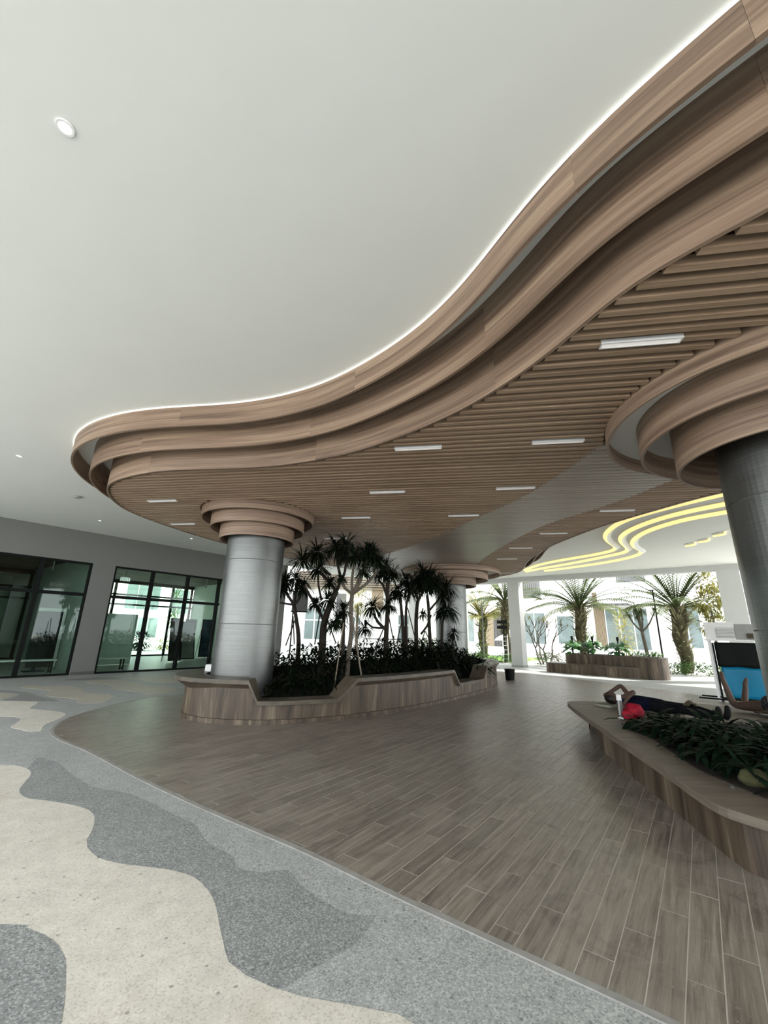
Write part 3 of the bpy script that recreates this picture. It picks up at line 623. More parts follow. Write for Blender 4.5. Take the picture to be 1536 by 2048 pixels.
for i, (a, b, k, mid, mpt) in enumerate(slats):
    hw = .054 if mid else .028
    mb = MB() if i < 296 else (smid if mid else srest)
    o_ = (snor[0]*k, snor[1]*k, 0)
    mb.frame_box(o_, (*sdir, 0), (*snor, 0), (0, 0, 1), (a, b), (-hw, hw), (ZS-.008, ZS+.085))
    if i < 296: mb.build('slat', M['wood_mid' if mid else 'wood_slat'], canopy, world=True)
    bk.frame_box(o_, (*sdir, 0), (*snor, 0), (0, 0, 1), (a, b), (-PITCH/2, PITCH/2), (ZS+.11, ZS+.13))
if srest.v: tag(srest.build('far_slats', M['wood_slat'], canopy, world=True), kind='stuff')
if smid.v: tag(smid.build('far_pale_slats', M['wood_mid'], canopy, world=True), kind='stuff')
tag(bk.build('gap_shade_board', M['gap_shade'], canopy, world=True), kind='stuff')  # added board, painted dark as the shade seen between the slats
# linear lamps set flush between the slats
where = ['nearest the camera at upper right', 'beside the right column collar', 'mid canopy near the ribbon edge', 'at the far left end', 'just before the pale slat strip', 'left of the far column collar', 'above the dense right-hand trees', 'on dark slats nearest the right column', 'on dark slats, second from right column', 'on dark slats, third from right column', 'on dark slats, fourth from right column', 'at the far tip beyond the columns', 'just right of the left collar', 'above the pale-trunked tree', 'behind the left column collar', 'in the brown middle of the slats']
for i, (lx, ly) in enumerate(LAMPS):
    k = lx*snor[0]+ly*snor[1]; k = round(k/PITCH)*PITCH; s_ = lx*sdir[0]+ly*sdir[1]
    o_ = (s_*sdir[0]+k*snor[0], s_*sdir[1]+k*snor[1], ZS)
    t = thing('linear_lamp', 'slim linear lamp in the slat canopy, ' + where[i], 'ceiling lamp', o_, sa, 'linear lamps in the slat canopy')
    m_ = MB(); m_.box(-.33, .33, -.038, -.027, -.014, .03); m_.box(-.33, .33, .027, .038, -.014, .03); m_.box(-.33, -.318, -.027, .027, -.014, .03); m_.box(.318, .33, -.027, .027, -.014, .03)
    m_.build('housing', M['alu'], t)
    m_ = MB(); m_.box(-.318, .318, -.027, .027, -.010, .0); m_.build('diffuser', M['lamp'], t)
# ------------------------------------------------------------------ columns and their collars
def column(cx, cy, label):
    t = thing('steel_column', label, 'column', (cx, cy, 0), 0, 'steel clad columns')
    m_ = MB(); m_.lathe([(.597, 0), (.597, 4.6)], 48); m_.build('core', M['seam'], t)
    for z0, z1 in ((.0, 1.705), (1.718, 3.005), (3.018, 4.6)):
        for q in range(3):
            a0 = R(-62 + 120*q + math.degrees(math.atan2(-cy, -cx))); m_ = MB()
            m_.lathe([(.60, z0), (.608, z0), (.608, z1), (.60, z1)], 24, (0, 0), a0+.003, a0+2*math.pi/3-.003, False)
            m_.build('cladding_panel', M['steel'], t, smooth=False)
    return t
def collar(cx, cy, rr, label):
    t = thing('column_collar', label, 'column collar', (cx, cy, ZS), 0, 'wooden ring collars round the columns')
    for r, z in zip(rr, (3.925, 3.72, 3.48)):
        P = orient(circ((0, 0), r, 96)); m_ = ribbon(P, z-ZS, H-ZS, .03, True); m_.build('ring', M['wood_band'], t)
    za, zb = (4.22, 4.10) if rr[0] < 1.5 else (4.11, 4.02)      # the small collar is recessed deeper
    for a, b, z in ((rr[1], rr[0]-.03, za), (rr[2], rr[1]-.03, zb)):
        m_ = MB(); m_.lathe([(a, z-ZS), (b, z-ZS), (b, z-ZS+.02), (a, z-ZS+.02), (a, z-ZS)], 72); m_.build('soffit', M['plaster'], t)
column(-2.82, 9.1, 'brushed steel column at the left end of the long planter')
column(2.79, 17.07, 'far steel column behind the planter trees at its far end')
column(4.29, 4.03, 'nearest steel column at the right edge, rising from the bench')
collar(*RL[0], (1.22, 1.01, .80), 'three tight wooden rings around the left column top')
collar(*RB_[0], (2.0, 1.5, 1.02), 'wide-spaced wooden rings around the far column top')
collar(*RR[0], (1.68, 1.33, .99), 'big wooden rings around the nearest column at upper right')
# ------------------------------------------------------------------ yellow cove lights in the white ceiling, downlights
Y1 = [(7.3, 8.0), (7.5, 8.5), (7.64, 9.04), (7.37, 9.53), (7.08, 10.26), (6.85, 10.98), (6.88, 11.89), (7.22, 13.06), (7.86, 14.09), (8.64, 14.97), (8.76, 15.35), (8.49, 16.36), (7.79, 17.67), (7.27, 19.15), (7.1, 21.0)]
Y1 = [(8.4, 7.6)] + Y1[2:]
Y2 = [(9.1, 8.4), (8.26, 9.71), (7.9, 10.28), (7.63, 11.12), (7.6, 12.32), (7.85, 13.29), (8.39, 14.2), (9.2, 15.2), (9.37, 15.7), (9.1, 16.74), (8.55, 18.37), (7.75, 20.2), (7.4, 21.3)]
Y3 = [(9.6, 9.1), (8.79, 10.4), (8.37, 10.95), (8.17, 12.01), (8.26, 12.95), (8.64, 14.0), (9.34, 15.0), (9.97, 15.6), (10.15, 16.37), (9.96, 17.6), (9.19, 19.3), (8.2, 20.9)]
Y1[-1] = (7.2, 20.9)
for nm, Yc in (('nearest the wooden canopy', Y1), ('middle of three', Y2), ('farthest from the canopy', Y3)):
    P = resample(smooth(crom(Yc, .12), 14, False), .15); t = thing('cove_light', 'glowing yellow S-shaped cove light in the white ceiling, ' + nm, 'cove light', (*P[len(P)//2], H), 0, 'yellow S-curved cove lights')
    nn = normals(P, False); sg = 1
    # plaster step with the lit strip on its inner side
    A = P; B = [(p[0]+n[0]*.13, p[1]+n[1]*.13) for p, n in zip(P, nn)]
    m_ = MB(); 
    for i in range(len(P)-1):
        a, b, c_, d = A[i], A[i+1], B[i+1], B[i]
        m_.add([(*a, H-.09), (*b, H-.09), (*c_, H-.004), (*d, H-.004), (*a, H), (*b, H), (*c_, H), (*d, H)], [(0, 3, 2, 1), (0, 1, 5, 4), (2, 3, 7, 6)])
    m_.build('plaster_step', M['plaster'], t, world=True)
    m_ = MB()
    for i in range(len(P)-1):
        q = [(P[k][0]-nn[k][0]*.012, P[k][1]-nn[k][1]*.012) for k in (i, i+1)]
        q2 = [(P[k][0]-nn[k][0]*.11, P[k][1]-nn[k][1]*.11) for k in (i, i+1)]
        m_.add([(*q[0], H-.085), (*q[1], H-.085), (*q2[1], H-.012), (*q2[0], H-.012), (*q[1], H-.012), (*q[0], H-.012)], [(0, 1, 2, 3), (3, 2, 4, 5), (1, 0, 5, 4)])
    m_.build('light_strip', M['cove'], t, world=True)
for nm, (cx, cy) in (('left of three', (10.68, 14.1)), ('middle of three', (10.67, 13.46)), ('right of three', (10.47, 12.55))):
    t = thing('cove_light', 'short crescent of yellow cove light beside the nearest column, ' + nm, 'cove light', (cx, cy, H), 0, 'short yellow cove crescents')
    P = [(cx-.22+.30*math.cos(a), cy+.30*math.sin(a)) for a in [R(-50+10*i) for i in range(11)]]
    m_ = MB(); m_.prism(P+[(cx-.10, cy+.16), (cx-.10, cy-.16)], H-.02, H-.001); m_.build('plaster_step', M['plaster'], t, world=True)
    P2 = [(cx-.22+.37*math.cos(a), cy+.30*math.sin(a)) for a in [R(-50+10*i) for i in range(11)]]
    m_ = MB(); m_.prism(P+P2[::-1], H-.07, H-.002); m_.build('light_strip', M['cove'], t, world=True)
for nm, (x, y) in (('large one at upper left', (-2.23, 1.99)), ('at the left edge of the picture', (-7.36, 7.75)), ('above the pier between the shopfronts', (-9.09, 12.9)), ('beside the left column top', (-7.22, 15.32))):
    t = thing('downlight', 'round recessed white downlight in the white ceiling, ' + nm, 'downlight', (x, y, H), 0, 'recessed downlights')
    m_ = MB(); m_.lathe([(.038, -.002), (.04, -.010), (.054, -.010), (.057, -.001)], 32); m_.build('trim_ring', M['white'], t)
    m_ = MB(); m_.lathe([(.0, -.003), (.018, -.003), (.022, -.006), (.032, -.006), (.038, -.003)], 24); m_.build('lens', M['downlight'], t)
t = thing('smoke_detector', 'small grey disc on the white ceiling left of the canopy end', 'detector', (-8.04, 10.38, H))
m_ = MB(); m_.lathe([(0, -.05), (.07, -.045), (.09, -.02), (.12, -.012), (.12, 0)], 24); m_.build('housing', M['board_grey'], t)
# ------------------------------------------------------------------ central planter
PO = [(-3.92, 9.2), (-3.78, 8.7), (-3.53, 8.38), (-3.17, 8.15), (-2.8, 8.04), (-2.24, 8.01), (-1.75, 8.11), (-1.14, 8.4), (-.55, 8.75), (.44, 9.67), (1.26, 10.61), (2.3, 12.04), (3.14, 13.27), (3.77, 14.56), (4.2, 15.98), (4.25, 17.2), (3.8, 18.15), (2.85, 18.55), (1.85, 18.2), (1.1, 17.2), (-.1, 15.5), (-1.5, 13.4), (-3.1, 11.2), (-3.8, 10.1)]
PO = orient(smooth(resample(crom(PO, .05, True), .06, True), 8))
KEY = [((-2.34, 8.01), .74), ((-2.15, 8.01), .40), ((-.80, 8.57), .40), ((-.50, 8.80), .74), ((1.85, 11.4), .74), ((2.02, 11.66), .40), ((2.95, 12.98), .40), ((3.12, 13.25), .74)]
def near_i(q): return min(range(len(PO)), key=lambda i: math.dist(PO[i], q))
ks = sorted((near_i(q), z) for q, z in KEY)
def ztop(i):
    n = len(PO)
    for (a, za), (b, zb) in zip(ks, ks[1:] + [(ks[0][0]+n, ks[0][1])]):
        for j in (i, i+n):
            if a <= j <= b: return za + (zb-za)*(j-a)/max(1, b-a)
    return .74
planter = thing('planter', 'long oval wood-veneer planter with stepped rim around the two far columns', 'planter', (0, 12, 0))
def sweep(outline, prof_fn, name, mt, parent, close=True):
    nn = normals(outline, True); n = len(outline); m_ = MB(); rows = []; L = 0; S = []
    for i in range(n):
        pr = prof_fn(i); rows.append([(outline[i][0]+nn[i][0]*o, outline[i][1]+nn[i][1]*o, z) for o, z in pr]); S.append(L); L += math.dist(outline[i], outline[(i+1) % n])
    for i in range(n):
        j = (i+1) % n; s0, s1 = S[i], S[i]+math.dist(outline[i], outline[j]); k = len(rows[i]); t = 0
        for h in range(k if close else k-1):
            g_ = (h+1) % k; d = math.dist(rows[i][h], rows[i][g_])
            m_.add([rows[i][h], rows[j][h], rows[j][g_], rows[i][g_]], [(0, 1, 2, 3)], [[(s0, t), (s1, t), (s1, t+d), (s0, t+d)]]); t += d
    return m_.build(name, mt, parent, world=True)
def over(i):      # the rim reaches further out at the left end
    x, y = PO[i]; return .20 if x < -3.55 and y > 8.3 else (.09 + max(0, min(1, (-3.0-x)/.55))*.11 if y < 9.3 and x < -3.0 else .09)
sweep(PO, lambda i: [(0, .09), (0, ztop(i)-.06), (-.10, ztop(i)-.06), (-.10, .09)], 'skirt', M['veneer'], planter)
sweep(PO, lambda i: [(.012, 0), (.012, .085), (-.05, .085), (-.05, 0)], 'kick_strip', M['veneer'], planter)
sweep(PO, lambda i: [(over(i), ztop(i)-.07), (over(i), ztop(i)), (-.36, ztop(i)), (-.36, min(.33, ztop(i)-.07)), (-.30, min(.33, ztop(i)-.07))], 'rim', M['veneer_cap'], planter)
m_ = MB(); m_.prism(offset(PO, -.3)[::3], .2, .36); m_.build('soil', M['soil'], planter, world=True)
# ------------------------------------------------------------------ plants
def leaf(mb, p, d, L, wd, droop=.5, seg=2, upv=None):
    d = Vector(d).normalized(); side = d.cross(Vector((0, 0, 1)))
    if side.length < .05: side = Vector((1, 0, 0))
    side.normalize(); q = Vector(p); row = []
    for i in range(seg+1):
        t = i/seg; wv = wd*(math.sin(math.pi*min(.98, t*.85+.12)))*.5
        row.append((q - side*wv, q + side*wv)); d = (d + Vector((0, 0, -droop/seg))).normalized(); q = q + d*(L/seg)
    b = len(mb.v)
    for a, c_ in row: mb.v += [tuple(a), tuple(c_)]
    for i in range(seg): mb.f.append([b+2*i, b+2*i+1, b+2*i+3, b+2*i+2]); mb.uv.append(None)
def rosette(mb, c_, r, n=58, rnd=random, blade=.022, up=.35):
    for i in range(n):
        a = rnd.uniform(0, 6.283); e = rnd.uniform(-.45, 1.25)
        d = (math.cos(a)*math.cos(e), math.sin(a)*math.cos(e), math.sin(e)+up*.3)
        leaf(mb, Vector(c_)+Vector(d)*r*.08, d, r*rnd.uniform(1.0, 1.5), blade*rnd.uniform(.8, 1.4)*(r/.28)**.6, rnd.uniform(.9, 1.9), 4)
tree_lab = {'A': 'dark screw-pine tree right beside the left steel column', 'B': 'biggest dark screw-pine tree, thick forking trunk, left of planter centre', 'C': 'pale-trunked screw-pine tree with wide crown, propped near planter front', 'D': 'short drooping screw-pine between the two tallest planter trees', 'E': 'dark screw-pine with low side branches just right of the pale-trunked tree',
            'F': 'slim screw-pine at the left of the dense right-hand group', 'G': 'bushy screw-pine in the middle of the dense right-hand group', 'H': 'tall screw-pine in front of the far column rings', 'I': 'small screw-pine leaning in front of the far steel column', 'J': 'tiny screw-pine sprout near the right end of the planter'}
for k, tdat in TREES.items():
    base = tdat['br'][0][0][0]
    t = thing('screw_pine', tree_lab[k], 'tree', (base[0], base[1], .36))
    m_ = MB()
    for i, (pts, r0, r1) in enumerate(tdat['br']):
        pts = list(pts)
        if i == 0: pts[0] = (pts[0][0], pts[0][1], .34)
        P = crom(pts, .12); m_.tube(P, [.62*(r0+(r1-r0)*j/(len(P)-1)) for j in range(len(P))], 7)
    m_.build('trunk', M['bark_pale' if k == 'C' else 'bark'], t, smooth=True, world=True)
    for c_, r in tdat['hd']:
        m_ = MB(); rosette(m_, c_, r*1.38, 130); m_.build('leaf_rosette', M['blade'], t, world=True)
stake_lab = ['pale wooden stake leaning on the left of the pale trunk', 'pale wooden stake leaning on the right of the pale trunk'] + ['dark left prop stake of the tree beside the left column', 'dark upright prop stake of the tree beside the left column', 'dark thin prop left of the biggest thick-trunked tree', 'dark thin prop right of the biggest thick-trunked tree', 'dark left prop of the tree with low side branches', 'dark right prop of the tree with low side branches', 'dark left prop of the dense right-hand tree group', 'dark long slanting prop through the dense right-hand group', 'dark pale-ended prop in the shrubs before the far column', 'dark short prop left of the tall screw-pine by the far rings', 'dark short prop right of the tall screw-pine by the far rings']
for (a, b), lb in zip(STAKES, stake_lab):
    a = (a[0], a[1], max(.34, a[2]-.1) if 'dark' in lb else .34)
    m_ = MB(); m_.tube([a, b], .016, 7); o = m_.build('support_stake', M['stake' if 'pale' in lb else 'bark'], None)
    tag(o, lb, 'stake', 'dark prop stakes among the trees' if 'dark' in lb else 'pale stakes propping the pale-trunked tree')
# dense low shrubs
m_ = MB(); rr_ = random.Random(3); poly = offset(PO, -.38); cnt = 0
xs_ = [p[0] for p in poly]; ys_ = [p[1] for p in poly]; sub = poly[::4]
while cnt < 8600:
    x, y = rr_.uniform(min(xs_), max(xs_)), rr_.uniform(min(ys_), max(ys_))
    if not inside((x, y), sub): continue
    if math.dist((x, y), (-2.82, 9.1)) < .75 or math.dist((x, y), (2.79, 17.07)) < .75: continue
    edge = min(math.dist((x, y), q) for q in sub)
    back = 1 if math.hypot(x, y) > 9.6 else .55
    hmax = (.50 + .50*min(1, edge/.75)) * (1.0 if y > 9.4 else .62) + (.10 if y > 12 else 0)
    if x > 2.6 and y > 14.3: hmax *= .72
    if x < -2.0: hmax *= .8
    z = .36 + (hmax)*math.sqrt(rr_.random())*rr_.uniform(.75, 1.06)
    a = rr_.uniform(0, 6.283); leaf(m_, (x, y, z), (math.cos(a), math.sin(a), rr_.uniform(-.3, .9)), rr_.uniform(.10, .26), rr_.uniform(.035, .075), rr_.uniform(.3, 1.4), 2); cnt += 1
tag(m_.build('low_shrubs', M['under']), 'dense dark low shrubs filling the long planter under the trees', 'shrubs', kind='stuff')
t = thing('leafy_shrub', 'green leafy shrub spilling over the right end of the long planter', 'shrub', (3.3, 14.0, .36))
m_ = MB()
for i in range(260):
    a = rr_.uniform(0, 6.283); r = rr_.uniform(0, .55); leaf(m_, (3.15+r*math.cos(a), 14.2+1.4*r*math.sin(a), .40+.45*rr_.random()), (math.cos(a), math.sin(a), rr_.uniform(.2, 1.2)), rr_.uniform(.2, .4), .05, rr_.uniform(.6, 1.6), 3)
m_.build('foliage', M['bench_leaf'], t, world=True)
m_ = MB()
for i in range(8): m_.tube([(3.15, 14.2, .34), (3.15+rr_.uniform(-.3, .3), 14.2+rr_.uniform(-.5, .5), .7)], .012, 5)
m_.build('stem', M['bark'], t, world=True)
t = thing('electrical_box', 'small pale box on the planter rim left of the left column', 'box', (-3.55, 9.5, .74))
m_ = MB(); m_.box(-.16, .12, -.1, .1, 0, .13); m_.build('housing', M['white'], t)
m_ = MB(); m_.box(.125, .135, -.03, .03, .03, .1); m_.build('socket', M['black'], t)
t = thing('litter_bin', 'small black bin behind the right end of the long planter', 'bin', (4.95, 16.9, 0))
m_ = MB(); m_.lathe([(0, .02), (.16, .02), (.19, .38), (.17, .38), (.15, .06)], 20); m_.build('body', M['black'], t)
m_ = MB(); m_.lathe([(.17, .37), (.2, .37), (.2, .40), (.17, .40), (.17, .37)], 20); m_.build('rim', M['black'], t)
# ------------------------------------------------------------------ bench round the nearest column
BO = [(3.60, 8.62), (3.42, 8.0), (3.24, 7.17), (3.09, 6.36), (2.97, 5.8), (2.85, 5.16), (2.76, 4.65), (2.68, 4.24), (2.60, 3.87), (2.57, 3.60), (2.64, 3.42), (2.78, 3.22), (3.1, 2.85), (3.7, 2.55), (4.5, 2.5), (5.4, 2.9), (6.2, 3.8), (6.8, 5.0), (7.15, 6.4), (7.1, 7.6), (6.75, 8.3), (6.25, 8.82), (5.2, 8.86), (4.3, 8.80), (3.85, 8.76)]
BO = orient(resample(crom(BO, .06, True), .07, True))
bench = thing('planter_bench', 'low wood-veneer bench with broad top around the nearest column at right', 'bench', (4.6, 5.6, 0))
nB = len(BO)
def bov(i): return -.36 if BO[i][1] > 7.7 and BO[i][0] < 4.6 else (-.13 if BO[i][1] < 7.0 else -.13-.23*min(1, (BO[i][1]-7.0)/.7) if BO[i][0] < 4.6 else -.13)
sweep(BO, lambda i: [(bov(i), 0), (bov(i), .36), (bov(i)-.06, .36), (bov(i)-.06, 0)], 'skirt', M['veneer'], bench)
m_ = MB(); m_.prism(BO, .355, .42); m_.build('seat_top', M['bench_top'], bench, world=True)
PIT = [(3.42, 6.25), (3.40, 5.75), (3.27, 5.25), (3.17, 4.87), (3.07, 4.5), (3.06, 4.12), (3.07, 3.9), (3.1, 3.6), (3.4, 3.2), (4.2, 2.95), (5.1, 3.3), (5.9, 4.3), (6.3, 5.4), (6.2, 6.3), (5.5, 6.25), (4.9, 6.55), (4.35, 6.9), (3.75, 6.75)]
PIT = orient(crom(PIT, .12, True))
m_ = MB(); m_.prism(PIT, .40, .432); m_.build('soil_bed', M['soil'], bench, world=True)
rr_ = random.Random(9)
def bench_plant(cx, cy, h, n, lb, L=.30, wd=.085):
    t = thing('leafy_plant', lb, 'plant', (cx, cy, .43)); m_ = MB(); s_ = MB()
    for i in range(n):
        a = rr_.uniform(0, 6.283); e = rr_.uniform(.1, 1.2); r = rr_.uniform(.02, .22); z = .43 + h*rr_.random()
        p = (cx+r*math.cos(a), cy+r*math.sin(a), z)
        leaf(m_, p, (math.cos(a)*math.cos(e), math.sin(a)*math.cos(e), math.sin(e)*.6), L*rr_.uniform(.7, 1.2), wd*rr_.uniform(.7, 1.3), rr_.uniform(.8, 1.8), 4)
        if i % 5 == 0: s_.tube([(cx, cy, .42), p], .008, 5)
    m_.build('foliage', M['bench_leaf'], t, world=True); s_.build('stem', M['bark'], t, world=True)
bp = [(3.72, 6.35, .10, 60, 'leftmost dark leafy plant in the bench bed, below the red cloth'), (4.15, 6.45, .12, 60, 'dark glossy plant in front of the sleeping person\'s legs'), (3.72, 5.75, .16, 70, 'dark glossy plant second from the bed\'s left end, near the front rim'), (4.6, 6.0, .14, 60, 'dark plant behind the bed centre, before the sleeper\'s feet'), (4.1, 5.6, .2, 60, 'dark plant in the middle of the bench bed'), (3.62, 5.1, .18, 70, 'dark plant at the front rim left of the mossy stone'), (5.1, 5.75, .2, 60, 'dark plant at the back of the bench bed, right of the sleeper'), (4.3, 5.0, .26, 70, 'tall dark plant left of the nearest column'), (3.5, 4.55, .14, 60, 'dark spiky plant just behind the mossy stone'), (5.2, 5.0, .3, 60, 'dark plant hidden beside the nearest column')]
for b_ in bp: bench_plant(*b_)
m_ = MB(); cnt = 0; ps = PIT[::2]; pin = offset(PIT, -.06)[::2]
while cnt < 2300:
    x, y = rr_.uniform(3.0, 5.6), rr_.uniform(3.6, 6.9)
    if not inside((x, y), pin) or math.dist((x, y), (4.29, 4.03)) < .72: continue
    lim = max(.02, 1.6-1.16*math.hypot(x, y)/8.6-.43)
    edge = min(math.dist((x, y), q) for q in ps)
    z = .43 + min(lim, .36)*min(1, edge/.35+.15)*rr_.random()
    a = rr_.uniform(0, 6.283); leaf(m_, (x, y, z), (math.cos(a), math.sin(a), rr_.uniform(.0, .7)), rr_.uniform(.1, .26), rr_.uniform(.03, .075), rr_.uniform(.5, 1.6), 2); cnt += 1
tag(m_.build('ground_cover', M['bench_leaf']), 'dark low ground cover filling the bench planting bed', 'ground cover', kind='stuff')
def blob(mb, c_, r, seed, k=.25, n=10, sq=(1, 1, 1)):
    rd = random.Random(seed); vs = []; fs = []; a_ = [[1+k*rd.uniform(-1, 1) for _ in range(2*n)] for _ in range(n+1)]
    for i in range(n+1):
        th = math.pi*i/n
        for j in range(2*n):
            ph = math.pi*j/n; s_ = r*(a_[i][j] if 0 < i < n else 1)
            vs.append((c_[0]+s_*sq[0]*math.sin(th)*math.cos(ph), c_[1]+s_*sq[1]*math.sin(th)*math.sin(ph), c_[2]+s_*sq[2]*math.cos(th)))
    for i in range(n):
        for j in range(2*n): fs.append((i*2*n+j, (i+1)*2*n+j, (i+1)*2*n+(j+1) % (2*n), i*2*n+(j+1) % (2*n)))
    mb.add(vs, fs); return mb
t = blob(MB(), (0, 0, .055), .10, 5, .10, 8, (1.25, .8, .75)).build('stone', M['stone'], None, smooth=True); t.location = (3.22, 4.02, .43)
tag(t, 'mossy yellow-green stone at the edge of the bench bed', 'stone')
t = thing('foil_scrap', 'tiny shiny metal scrap lying on the bench top near the stone', 'litter', (3.0, 4.0, .42))
m_ = MB(); m_.lathe([(.0, 0), (.022, .0), (.026, .008), (.02, .004), (0, .004)], 12); m_.build('cap', M['chrome'], t)
m_ = MB(); m_.lathe([(.026, .004), (.03, .004), (.03, .01), (.026, .01), (.026, .004)], 12); m_.build('ring', M['chrome'], t)
t = thing('curled_leaf', 'large brown curled leaf standing up beside the sleeping person\'s legs', 'leaf', (4.85, 7.15, .43))
m_ = MB(); rows = []
for i in range(9):
    s_ = i/8; a = -1.2+2.5*s_; cx_ = -.10+.36*s_; cz = .06+.17*math.sin(min(1, s_*1.15)*math.pi*.72); wv = .07*math.sin(math.pi*min(.97, .08+s_*.9))
    rows.append(((cx_*.55+.06*0, -cx_*.2-wv, cz-.01), (cx_*.55, -cx_*.2, cz+.03), (cx_*.55, -cx_*.2+wv, cz-.01)))
vs = [v_ for r in rows for v_ in r]; fs = []
for i in range(8):
    for j in range(2): fs.append((i*3+j, i*3+j+1, (i+1)*3+j+1, (i+1)*3+j))
m_.add(vs, fs); lf = m_.build('blade', M['dryleaf'], t); sm = lf.modifiers.new('thick', 'SOLIDIFY'); sm.thickness = .006
m_ = MB(); m_.tube([(-.06, .0, 0), (-.055, .02, .06)], .006, 6); m_.build('stalk', M['dryleaf'], t)
# ------------------------------------------------------------------ people
def skin(name, verts, edges, radii, mt, parent, root=0, sub=2, mats=None):
    me = bpy.data.meshes.new(name); me.from_pydata(verts, edges, []); me.materials.append(mt)
    o = bpy.data.objects.new(name, me); C.objects.link(o); o.parent = parent
    me.skin_vertices.new() if hasattr(me.skin_vertices, 'new') and not me.skin_vertices else None
    md = o.modifiers.new('skin', 'SKIN'); md.use_smooth_shade = True
    sv = me.skin_vertices[0].data
    for i, r in enumerate(radii): sv[i].radius = r if isinstance(r, tuple) else (r, r); sv[i].use_root = (i == root)
    s2 = o.modifiers.new('sub', 'SUBSURF'); s2.levels = sub; s2.render_levels = sub
    return o
def chain(V_, E_, R_, start, pts, rads):
    prev = start
    for p, r in zip(pts, rads):
        V_.append(p); R_.append(r); 
        if prev is not None: E_.append((prev, len(V_)-1))
        prev = len(V_)-1
    return prev
def hand(V_, E_, R_, wrist_i, wp, d, side, palmn, curl=.5, L=.085):
    d = Vector(d).normalized(); side = Vector(side).normalized(); n = Vector(palmn).normalized(); w_ = Vector(wp)
    pc = w_ + d*.05; V_.append(tuple(pc)); R_.append((.026, .016)); E_.append((wrist_i, len(V_)-1)); pi_ = len(V_)-1
    for k, (s_, ln) in enumerate(((-.03, .8), (-.01, 1.0), (.01, .95), (.03, .72))):
        a = pc + d*.035 + side*s_; b = a + (d*math.cos(curl*.6) + n*math.sin(curl*.6))*L*ln*.5; c_ = b + (d*math.cos(curl*1.6) + n*math.sin(curl*1.6))*L*ln*.5
        chain(V_, E_, R_, pi_, [tuple(a), tuple(b), tuple(c_)], [.0095, .0085, .0065])
    a = w_ + d*.03 + side*-.035 + n*.012; chain(V_, E_, R_, pi_, [tuple(a), tuple(a + (d*.6 - side*.6 + n*.3).normalized()*.035), tuple(a + (d*.8 - side*.4 + n*.5).normalized()*.065)], [.011, .0095, .0075])
def headmesh(parent, c_, rot, skinm, hairm, s=1.0):
    "face with nose, brows, lips, ears; x = to the crown, y = left, z = face direction"
    n = 20; vs = []; fs = []
    for i in range(n+1):
        th = math.pi*i/n
        for j in range(2*n):
            ph = math.pi*j/n; x = math.cos(th); y = math.sin(th)*math.cos(ph); z = math.sin(th)*math.sin(ph)
            X, Y_, Z = .118*x, .076*y, .098*z
            if x < -.1: Y_ *= 1-.28*(-x-.1); Z *= 1-.18*(-x-.1)
            if z > 0:
                Z += .022*math.exp(-((x+.18)/.16)**2-(y/.16)**2)          # nose
                Z -= .010*math.exp(-((x-.06)/.10)**2-((abs(y)-.36)/.16)**2) # eye sockets
                Z += .007*math.exp(-((x+.52)/.07)**2-(y/.28)**2)           # lips
                Z += .008*math.exp(-((x+.85)/.12)**2-(y/.22)**2)           # chin
            Y_ += math.copysign(.012*math.exp(-((x+.05)/.2)**2-((z+.1)/.14)**2), y) if abs(y) > .6 else 0
            vs.append((X*s, Y_*s, Z*s))
    for i in range(n):
        for j in range(2*n): fs.append((i*2*n+j, (i+1)*2*n+j, (i+1)*2*n+(j+1) % (2*n), i*2*n+(j+1) % (2*n)))
    q = Matrix.Translation(c_) @ rot.to_4x4()
    m_ = MB(); m_.add([tuple(q @ Vector(v_)) for v_ in vs], fs); h = m_.build('head', skinm, parent, smooth=True)
    vs2 = []; fs2 = []; idx = {}
    for i in range(n+1):
        for j in range(2*n):
            th = math.pi*i/n; ph = math.pi*j/n; x = math.cos(th); z = math.sin(th)*math.sin(ph); y = math.sin(th)*math.cos(ph)
            idx[(i, j)] = len(vs2); k = 1.09+.03*math.sin(7*ph+3*th); vs2.append(tuple(q @ Vector((.118*x*s*k, .080*y*s*k, .098*z*s*k))))
    for i in range(n):
        for j in range(2*n):
            th = math.pi*(i+.5)/n; ph = math.pi*(j+.5)/n; x = math.cos(th); z = math.sin(th)*math.sin(ph)
            if x > .62-.0*z or (z < .12 and x > -.55): fs2.append((idx[(i, j)], idx[(i+1, j)], idx[(i+1, (j+1) % (2*n))], idx[(i, (j+1) % (2*n))]))
    m_ = MB(); m_.add(vs2, fs2); m_.build('hair', hairm, parent, smooth=True)
# sleeper: local x runs from head to feet, y away from the visitor, z up
pr = math.atan2(-.868, .497)
t = thing('person', 'person asleep on their back on the bench, dark navy clothes, arm bent over head', 'person', (4.28, 8.27, .42), pr)
V_, E_, R_ = [], [], []
chain(V_, E_, R_, None, [(.80, 0, .115), (.62, 0, .12), (.44, 0, .125), (.30, 0, .12), (.19, 0, .115), (.10, 0, .12)], [(.155, .105), (.135, .098), (.15, .105), (.15, .095), (.055, .055), (.055, .055)])
for sgn in (-1, 1):
    chain(V_, E_, R_, 0, [(.90, .085*sgn, .105), (1.26, .11*sgn, .13), (1.34, .11*sgn, .125), (1.66, .12*sgn, .075), (1.72, .125*sgn, .10), (1.74, .14*sgn, .20)], [.088, .060, .056, .036, .038, .028])
